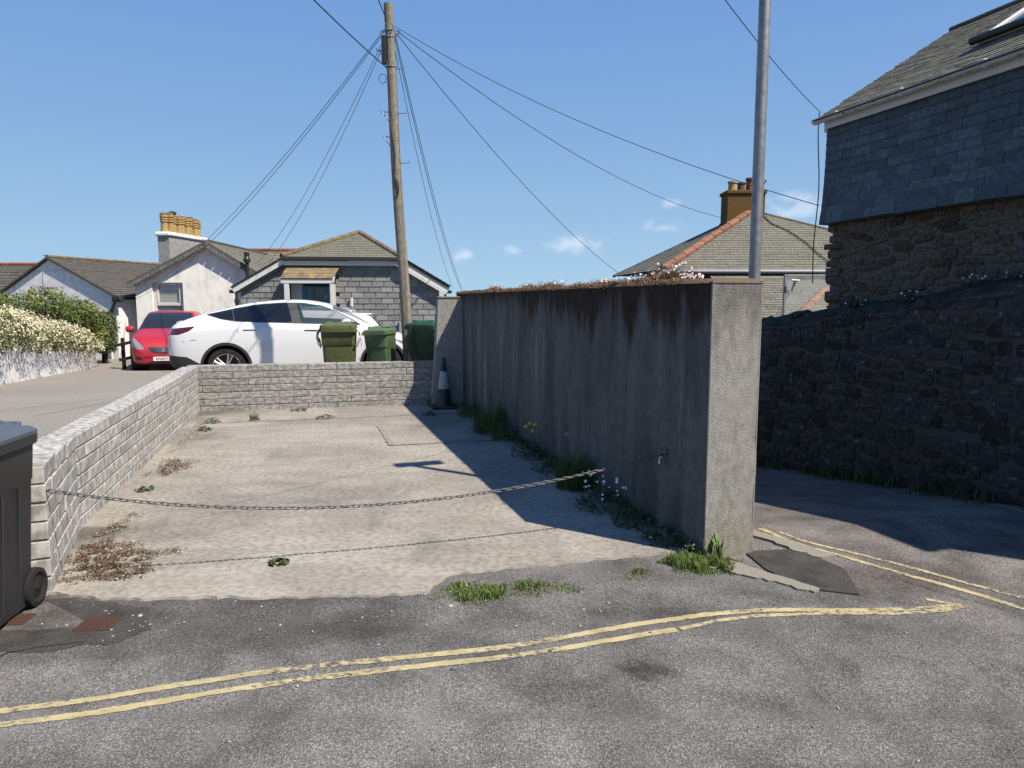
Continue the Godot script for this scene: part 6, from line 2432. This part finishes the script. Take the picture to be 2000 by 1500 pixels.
func hedge() -> void:
	# white garden wall with the hedge hanging over it
	var P0 := Vector3(-9.60, 0, -13.3)
	var P1 := Vector3(-12.78, 0, -22.0)
	var ext := P0 + (P0 - P1).normalized() * 3.5
	var dir := (P1 - P0).normalized()
	var out := UP.cross(dir)           # left, away from the drive
	var t := thing("garden_wall", "low white painted garden wall beneath the flowering hedge", "wall")
	var b := MB.new()
	var prev := []
	for i in 41:
		var p := ext.lerp(P1, i / 40.0)
		var gy := drive_y(p.z) - 0.15
		var f := (p - P0).dot(dir) / (P1 - P0).length()
		var ty := lerpf(0.79, 0.115, f)
		var now := [p + UP * gy, p + UP * ty, p + out * 0.22 + UP * ty, p + out * 0.22 + UP * gy]
		if i:
			b.quad(now[0], prev[0], prev[1], now[1])
			b.quad(now[1], prev[1], prev[2], now[2])
			b.quad(now[2], prev[2], prev[3], now[3])
		else: b.quad(now[0], now[3], now[2], now[1])
		if i == 40: b.quad(now[3], now[0], now[1], now[2])
		prev = now
	for i in b.n.size(): pass
	put(b, M.white_wall, "wall_body", t)
	var h := thing("flowering_hedge", "cream flowered hedge spilling over the white garden wall", "hedge")
	var L := (P1 - P0).length()
	var greens := MB.new()
	var bloom := MB.new()
	for i in 30000:
		var s := rnd(-3.0, L - 0.3)
		var f := s / L
		var base := P0 + dir * s
		var ty := lerpf(0.79, 0.115, f)
		var hgt := lerpf(0.80, 0.58, f) + 0.12 * n2(s, 0, 0.6, 110) + 0.06 * n2(s, 3, 2.0, 111)
		hgt *= smoothstep(L - 0.1, L - 1.4, s) * 0.4 + 0.6
		var a := rnd(-0.35, PI * 0.8)
		var rr := pow(rng.randf(), 0.25)
		var wob := 1.0 + 0.18 * n3(Vector3(s * 1.0, a * 1.2, 0), 1.6, 112) + 0.10 * n3(Vector3(s, a, 0), 5.0, 113)
		var n := (out * -cos(a) + UP * sin(a)).normalized()
		var c := base + out * 0.55 + UP * (ty + 0.02)
		var p := c + out * (-cos(a) * 0.84 * rr * wob) + UP * (sin(a) * hgt * rr * wob) + dir * rnd(-0.05, 0.05)
		if p.y < ty - 0.14 - 0.16 * n2(s, 1, 1.5, 115): continue
		var nn := (n + Vector3(rnd(-1, 1), rnd(-1, 1), rnd(-1, 1)) * 0.9).normalized()
		var up_ := clampf(sin(a) * 0.8 + 0.45, 0.0, 1.0)
		var flow := n3(p, 1.4, 114) * 0.9 + up_ * 0.8 + n3(p, 4.0, 116) * 0.9 - 0.05
		if rr > 0.86 and flow > rnd(0.0, 0.75):
			var k := rnd(0.75, 1.1)
			leaf(bloom, p + n * 0.02, rnd(0.022, 0.042), nn, Color(0.72 * k, 0.66 * k, 0.46 * k))
		else:
			var k := rnd(0.6, 1.4)
			leaf(greens, p, rnd(0.025, 0.05), nn, Color(0.10 * k, 0.115 * k, 0.036 * k))
	put(greens, M.leaf, "foliage", h)
	stuff(put(bloom, M.leaf, "flowers", h))
	b = MB.new()
	for i in 26:
		var s := lerpf(-2.5, L - 0.5, i / 25.0)
		var p := P0 + dir * s + out * 0.55
		var ty := lerpf(0.79, 0.115, s / L)
		b.tube([p + UP * (ty - 0.5), p + UP * (ty + 0.2) + out * rnd(-0.1, 0.1), p + UP * (ty + 0.45) + out * rnd(-0.3, 0.2) + dir * rnd(-0.2, 0.2)], [0.03, 0.02, 0.008], 6)
	put(b, M.wood_dark, "stems", h)
	# green shrub behind it
	h = thing("green_shrub", "glossy green shrub standing behind the flowering hedge", "shrub")
	greens = MB.new()
	var blobs := [[-13.3, 1.38, -20.5, 0.8, 0.62], [-13.6, 1.2, -18.9, 0.85, 0.62], [-13.4, 1.10, -22.3, 0.6, 0.55], [-14.0, 1.1, -17.6, 0.9, 0.6], [-13.1, 0.70, -22.9, 0.5, 0.6], [-12.9, 0.30, -22.7, 0.36, 0.42], [-13.6, 0.9, -21.4, 0.7, 0.62], [-14.4, 1.25, -19.6, 0.85, 0.68]]
	for i in 26000:
		var q: Array = blobs[rng.randi() % blobs.size()]
		var n := Vector3(rng.randfn(), rng.randfn(), rng.randfn()).normalized()
		var rr := pow(rng.randf(), 0.3) * (1.0 + 0.30 * n3(n * 1.5 + Vector3(q[0], 0, 0), 1.2, 120) + 0.16 * n3(n * 4.0 + Vector3(q[0], 0, 0), 1.5, 121))
		var p := Vector3(q[0], q[1], q[2]) + Vector3(n.x * q[3], n.y * q[4], n.z * q[3]) * rr
		if p.y < -0.2: continue
		var k := rnd(0.5, 1.5)
		var young := 1.0 if n3(p, 1.3, 122) > 0.1 else 0.0
		leaf(greens, p, rnd(0.03, 0.055), (n + Vector3(rnd(-1, 1), rnd(-1, 1), rnd(-1, 1)) * 0.8).normalized(), Color((0.085 + 0.07 * young) * k, (0.125 + 0.06 * young) * k, 0.028 * k))
	put(greens, M.leaf, "crown", h)
	b = MB.new()
	for q in blobs:
		var p := Vector3(q[0], drive_y(q[2]) - 0.2, q[2])
		for e in 4: b.tube([p, p + Vector3(rnd(-0.1, 0.1), 0.7, rnd(-0.1, 0.1)), Vector3(q[0] + rnd(-0.4, 0.4), q[1] + rnd(0.1, 0.5), q[2] + rnd(-0.4, 0.4))], [0.045, 0.03, 0.008], 6)
	for e in [[-13.3, 2.25, -20.5], [-13.7, 2.0, -19.0]]:
		b.tube([Vector3(e[0], e[1] - 0.4, e[2]), Vector3(e[0] + 0.02, e[1] + 0.12, e[2])], [0.012, 0.003], 5)
	put(b, M.wood_dark, "trunk", h)

func grass_patch(poly: Array, count: int, hmax: float, label: String) -> void:
	var b := MB.new()
	var lo := Vector2(1e9, 1e9)
	var hi := -lo
	for p in poly:
		lo = lo.min(p)
		hi = hi.max(p)
	var pk := PackedVector2Array(poly)
	var k := 0
	while k < count:
		var q := Vector2(rnd(lo.x - 0.08, hi.x + 0.08), rnd(lo.y - 0.08, hi.y + 0.08))
		var d := poly_dist(q, pk) + 0.07 * n2(q.x, q.y, 5.0, 130) + 0.03 * n2(q.x, q.y, 20.0, 131)
		k += 1
		if d > 0.02 or (d > -0.04 and rng.randf() < 0.5): continue
		if n2(q.x, q.y, 9.0, 133) < -0.38: continue
		var c := rnd(0.7, 1.35)
		var dry := 1.0 if rng.randf() < 0.14 else 0.0
		var thin := clampf(-d / 0.06, 0.25, 1.0)
		blade(b, Vector3(q.x, 0.0, q.y), hmax * rnd(0.3, 1.0) * thin, rnd(0.003, 0.006), Color(lerpf(0.105, 0.26, dry) * c, lerpf(0.165, 0.21, dry) * c, lerpf(0.028, 0.09, dry) * c))
	var o := put(b, M.leaf, "grass")
	stuff(o)
	tag(o, label, "grass")

func weed(p: Vector3, r: float, h: float, count: int, label: String, kind := 0) -> Node3D:
	var t := thing("weed", label, "weed", Vector3.ZERO, 0.0, "weeds")
	var b := MB.new()
	for i in count:
		var a := rnd(0, TAU)
		var d := r * sqrt(rng.randf())
		var q := p + Vector3(cos(a) * d, 0, sin(a) * d)
		var k := rnd(0.6, 1.4)
		if kind == 0 or (kind == 2 and i % 2): blade(b, q, h * rnd(0.35, 1.0), rnd(0.005, 0.010), Color(0.07 * k, 0.12 * k, 0.025 * k))
		else: leaf(b, q + UP * h * rng.randf() * (1.0 - d / r * 0.6), rnd(0.012, 0.03), Vector3(rnd(-1, 1), 1.2, rnd(-1, 1)).normalized(), Color(0.06 * k, 0.085 * k, 0.028 * k))
	put(b, M.leaf, "leaves", t)
	return t

func small_plants() -> void:
	grass_patch([Vector2(-0.40, -3.66), Vector2(-0.30, -3.54), Vector2(-0.17, -3.50), Vector2(-0.02, -3.62), Vector2(0.14, -3.68), Vector2(0.34, -3.72), Vector2(0.33, -3.80), Vector2(0.12, -3.82), Vector2(-0.1, -3.78), Vector2(-0.32, -3.79)], 11000, 0.05, "strip of short grass growing through the asphalt in front of the bay")
	grass_patch([Vector2(0.86, -4.12), Vector2(0.95, -3.99), Vector2(1.08, -3.94), Vector2(1.24, -3.96), Vector2(1.33, -4.04), Vector2(1.30, -4.16), Vector2(1.15, -4.22), Vector2(0.95, -4.20)], 11000, 0.075, "bright green grass at the foot of the concrete wall end")
	grass_patch([Vector2(0.60, -3.97), Vector2(0.66, -3.88), Vector2(0.76, -3.90), Vector2(0.80, -4.0), Vector2(0.70, -4.03)], 1800, 0.04, "small tuft of grass beside the brighter wall-end grass")
	grass_patch([Vector2(0.42, -3.80), Vector2(0.55, -3.76), Vector2(0.62, -3.82), Vector2(0.48, -3.86)], 160, 0.035, "thin scrap of grass between the two larger grass patches")
	grass_patch([Vector2(1.50, -3.86), Vector2(1.58, -3.76), Vector2(1.63, -3.76), Vector2(1.55, -3.88)], 240, 0.04, "sparse grass beside the concrete strip at the corner")
	grass_patch([Vector2(-2.45, -4.05), Vector2(-2.15, -3.93), Vector2(-2.2, -3.85), Vector2(-2.42, -3.86), Vector2(-2.5, -3.95)], 900, 0.035, "mossy grass in the leaf litter by the block wall")
	for e in [[-3.80, -8.98, 0.10, 0.09, 70, "weed in the slab joint nearest the long block wall"], [-3.67, -8.44, 0.09, 0.06, 60, "low weed on the concrete just in front of the slab joint"], [-3.34, -9.18, 0.07, 0.12, 60, "upright weed in the slab joint, second from the block wall"], [-3.0, -10.0, 0.12, 0.05, 60, "flat weed at the foot of the back block wall"], [-2.47, -9.36, 0.13, 0.05, 60, "spreading weed in the middle of the slab joint"], [-1.12, -9.62, 0.10, 0.07, 60, "pale weed in the slab joint at the shadow edge"], [-1.37, -4.07, 0.06, 0.025, 60, "tiny weed alone on the front concrete apron"], [-3.0, -5.72, 0.07, 0.03, 50, "small weed near the block wall beneath the chain"], [-1.15, -10.45, 0.10, 0.20, 80, "tall weed at the foot of the concrete pier"]]:
		weed(Vector3(e[0], 0.016, e[1]), e[2], e[3], e[4], e[5], 1 if e[3] < 0.1 else 2)
	var at := func(s: float, q: float) -> Vector3: return A + D * s + N * q + UP * 0.012
	weed(at.call(5.6, -0.10), 0.20, 0.28, 260, "dark grass clump furthest along the concrete wall", 2)
	weed(at.call(4.4, -0.12), 0.26, 0.42, 420, "large grass tuft midway along the concrete wall")
	weed(at.call(3.9, -0.10), 0.18, 0.24, 220, "leafy clump just right of the large grass tuft", 2)
	var t := weed(at.call(2.97, -0.12), 0.20, 0.22, 260, "dandelion with yellow flowers against the concrete wall", 1)
	var b := MB.new()
	var st := MB.new()
	st.col = Color(0.10, 0.13, 0.04)
	for e in [[0.0, 0.34, 0.0], [0.05, 0.33, 0.04], [0.03, 0.25, -0.05], [-0.04, 0.31, 0.02]]:
		var p: Vector3 = at.call(2.97, -0.14) + Vector3(e[0], e[1], e[2])
		b.col = Color(0.75, 0.52, 0.01)
		for k in 3: flower_disc(b, p + UP * k * 0.004, 0.024 - k * 0.005, Vector3(rnd(-0.5, 0), 1, rnd(0.2, 0.8)).normalized())
		st.tube([at.call(2.97, -0.10), p], 0.003, 5)
	stuff(put(b, M.leaf, "flowers", t))
	put(st, M.leaf, "stalks", t)
	weed(at.call(2.4, -0.10), 0.2, 0.16, 240, "dark leafy weed between dandelion and tall grass", 1)
	t = weed(at.call(1.75, -0.13), 0.17, 0.34, 420, "tall green grass clump behind the chain by the wall")
	b = MB.new()
	b.col = Color(0.42, 0.40, 0.38)
	var clock: Vector3 = at.call(2.0, -0.12) + UP * 0.40
	for i in 60:
		var n := Vector3(rng.randfn(), rng.randfn(), rng.randfn()).normalized()
		leaf(b, clock + n * 0.02, 0.006, n, Color(0.5, 0.48, 0.45))
	b.col = Color(0.10, 0.11, 0.05)
	b.tube([at.call(2.0, -0.08), at.call(2.0, -0.10) + UP * 0.2, clock], 0.003, 5)
	put(b, M.leaf, "seed_head", t)
	t = weed(at.call(1.15, -0.15), 0.22, 0.17, 330, "white daisy clump at the foot of the concrete wall", 1)
	b = MB.new()
	b.col = Color(0.78, 0.78, 0.75)
	for i in 26:
		var p: Vector3 = at.call(1.15 + rnd(-0.30, 0.30), -0.16 + rnd(-0.13, 0.10)) + UP * rnd(0.08, 0.25)
		flower_disc(b, p, rnd(0.008, 0.013), Vector3(rnd(-0.8, 0.1), 0.7, rnd(0.0, 0.9)).normalized())
	stuff(put(b, M.leaf, "flowers", t))
	weed(at.call(0.72, -0.11), 0.17, 0.14, 240, "dark leafy weed between daisies and the wall end", 1)
	weed(at.call(0.34, -0.09), 0.14, 0.12, 220, "low dark weed nearest the wall end", 1)
	t = weed(at.call(-0.06, 0.03), 0.06, 0.17, 26, "broad leaved dock at the wall corner above the bright grass", 0)
	b = MB.new()
	for i in 7:
		var a := TAU * i / 7.0
		blade(b, at.call(-0.07, 0.06), rnd(0.12, 0.2), 0.035, Color(0.09, 0.16, 0.035))
	put(b, M.leaf, "broad_leaves", t)
	# loose strip of small weeds all along the foot
	b = MB.new()
	for i in 2600:
		var s := rnd(0.0, 6.6)
		var p: Vector3 = at.call(s, -absf(rng.randfn(0.0, 0.07)))
		if n2(s, 0, 1.1, 140) < -0.25: continue
		var k := rnd(0.6, 1.3)
		if i % 2: blade(b, p, rnd(0.02, 0.11), 0.006, Color(0.06 * k, 0.085 * k, 0.025 * k))
		else: leaf(b, p + UP * rnd(0.0, 0.07), rnd(0.01, 0.022), Vector3(rnd(-1, 1), 1, rnd(-1, 1)).normalized(), Color(0.06 * k, 0.08 * k, 0.03 * k))
	var o := put(b, M.leaf, "wall_foot_weeds")
	stuff(o)
	tag(o, "mixed low weeds lining the foot of the concrete wall", "weeds")
	# fleabane on the wall top
	var spots := [[5.62, 0.10, 0.15, "furthest left clump of pale fleabane on the mossy wall top"], [4.20, 0.10, 0.14, "second fleabane clump from the left on the wall top"], [3.45, 0.15, 0.14, "broad middle fleabane clump on the mossy wall top"], [2.58, 0.09, 0.09, "small low fleabane clump right of the broad middle one"], [2.05, 0.14, 0.11, "fleabane clump just left of the trailing strip"], [1.62, 0.14, 0.09, "low trailing fleabane strip beside the tall clump"], [1.28, 0.12, 0.12, "trailing fleabane joining the tall clump"], [0.92, 0.16, 0.22, "tallest fleabane clump near the lamp post"], [0.68, 0.08, 0.10, "last little fleabane clump before the wall end"]]
	for e in spots:
		var f := thing("fleabane_plant", e[3], "flowering plant", Vector3.ZERO, 0.0, "fleabane on the wall top")
		var c: Vector3 = A + D * e[0] + N * 0.25 + UP * 1.68
		var sb := MB.new()
		var fb := MB.new()
		var cnt := int(900 * e[1] / 0.12)
		for i in cnt:
			var a := rnd(0, TAU)
			var n := Vector3(cos(a), rnd(0.15, 1.2), sin(a)).normalized()
			var len: float = e[2] * rnd(0.4, 1.05)
			var root: Vector3 = c + Vector3(rnd(-1, 1), 0, rnd(-1, 1)) * e[1] * 0.6
			var tip: Vector3 = root + Vector3(n.x * e[1], n.y * len, n.z * e[1]) * 0.9
			var k := rnd(0.6, 1.4)
			sb.col = Color(0.19 * k, 0.115 * k, 0.075 * k) if rng.randf() < 0.75 else Color(0.10 * k, 0.12 * k, 0.04 * k)
			var w := Vector3(rnd(-1, 1), 0, rnd(-1, 1)).normalized() * 0.0022
			sb.tri(root - w, root + w, tip)
			if rng.randf() < 0.055:
				fb.col = Color(0.70, 0.64, 0.63) if rng.randf() < 0.6 else Color(0.55, 0.36, 0.36)
				flower_disc(fb, tip, rnd(0.006, 0.011), (n + Vector3(rnd(-0.5, 0.5), rnd(-0.5, 0.5), rnd(0, 1))).normalized())
		put(sb, M.leaf, "stems", f)
		stuff(put(fb, M.leaf, "flowers", f))
	# leaf litter drifts
	var drifts := [[[Vector2(-2.48, -3.78), Vector2(-2.72, -4.35), Vector2(-2.62, -4.5), Vector2(-2.3, -4.3), Vector2(-2.08, -4.30), Vector2(-2.18, -4.1), Vector2(-2.02, -3.95), Vector2(-2.12, -3.84)], 5200, "drift of brown leaf litter by the near end of the block wall"], [[Vector2(-2.72, -4.5), Vector2(-2.8, -5.0), Vector2(-2.72, -5.05), Vector2(-2.6, -4.7)], 1200, "narrow trail of brown litter running along the block wall"], [[Vector2(-3.42, -6.9), Vector2(-3.05, -6.75), Vector2(-2.95, -6.5), Vector2(-3.05, -6.15), Vector2(-3.25, -6.3), Vector2(-3.3, -6.6)], 2400, "round patch of brown litter halfway along the block wall"], [[Vector2(-4.1, -9.3), Vector2(-3.5, -7.2), Vector2(-3.4, -7.2), Vector2(-3.95, -9.3)], 1500, "thin line of litter in the far corner of the bay"]]
	for e in drifts:
		var lb := MB.new()
		var pk := PackedVector2Array(e[0])
		var lo := Vector2(1e9, 1e9)
		var hi := -lo
		for p in e[0]:
			lo = lo.min(p)
			hi = hi.max(p)
		for i in int(e[1] * 4.5):
			var q := Vector2(rnd(lo.x - 0.15, hi.x + 0.15), rnd(lo.y - 0.15, hi.y + 0.15))
			var d := poly_dist(q, pk) + 0.11 * n2(q.x, q.y, 4.0, 150) + 0.05 * n2(q.x, q.y, 15.0, 151)
			if d > rnd(-0.08, 0.04): continue
			if n2(q.x, q.y, 7.0, 152) < -0.25: continue
			var k := rnd(0.5, 1.5)
			var c := Color(0.125 * k, 0.08 * k, 0.05 * k)
			if rng.randf() < 0.06: c = Color(0.5, 0.45, 0.38)
			leaf(lb, Vector3(q.x, 0.020 + rnd(0.0, 0.012), q.y), rnd(0.004, 0.011), Vector3(rnd(-0.6, 0.6), 1, rnd(-0.6, 0.6)).normalized(), c)
		var lo_ := put(lb, M.litter, "leaf_litter")
		stuff(lo_)
		tag(lo_, e[2], "leaf litter")
	# scattered grit and chippings on the asphalt
	b = MB.new()
	for i in 260:
		var p := Vector3(rnd(-2.3, 2.6), 0, rnd(-4.1, -2.2))
		if i % 3: p = Vector3(rnd(-2.3, 0.6), 0, rnd(-3.75, -3.2))
		p.y = lane_y(p) + 0.004
		var s := rnd(0.003, 0.008) if i > 5 else rnd(0.010, 0.018)
		var k := rnd(0.12, 0.42)
		b.col = Color(k, k * 0.95, k * 0.86)
		b.lathe([Vector2(0, -s * 0.5), Vector2(s, -s * 0.2), Vector2(s * 0.8, s * 0.35), Vector2(0, s * 0.6)], 6, Transform3D(Basis(UP, rnd(0, 6)) * Basis.from_scale(Vector3(1, 0.8, rnd(0.5, 1.0))), p))
	o = put(b, M.litter, "loose_grit")
	stuff(o)
	tag(o, "loose pale grit scattered over the asphalt", "grit")

func fence() -> void:
	var t := thing("post_and_rail", "short dark wooden post and rails beside the red car", "fence", Vector3(-11.35, drive_y(-20.6), -20.9), 20)
	var b := MB.new()
	b.cbox(Vector3(0, 0.42, 0), Vector3(0.1, 0.95, 0.1), 0.015)
	put(b, M.wood_dark, "post", t)
	for y in [0.75, 0.32]:
		b = MB.new()
		b.cbox(Vector3(0.45, y, 0.06), Vector3(1.0, 0.09, 0.04), 0.01, Transform3D(Basis(Vector3(0, 0, 1), 0.22), Vector3(0.0, -0.05, 0)))
		put(b, M.wood_dark, "rail", t)
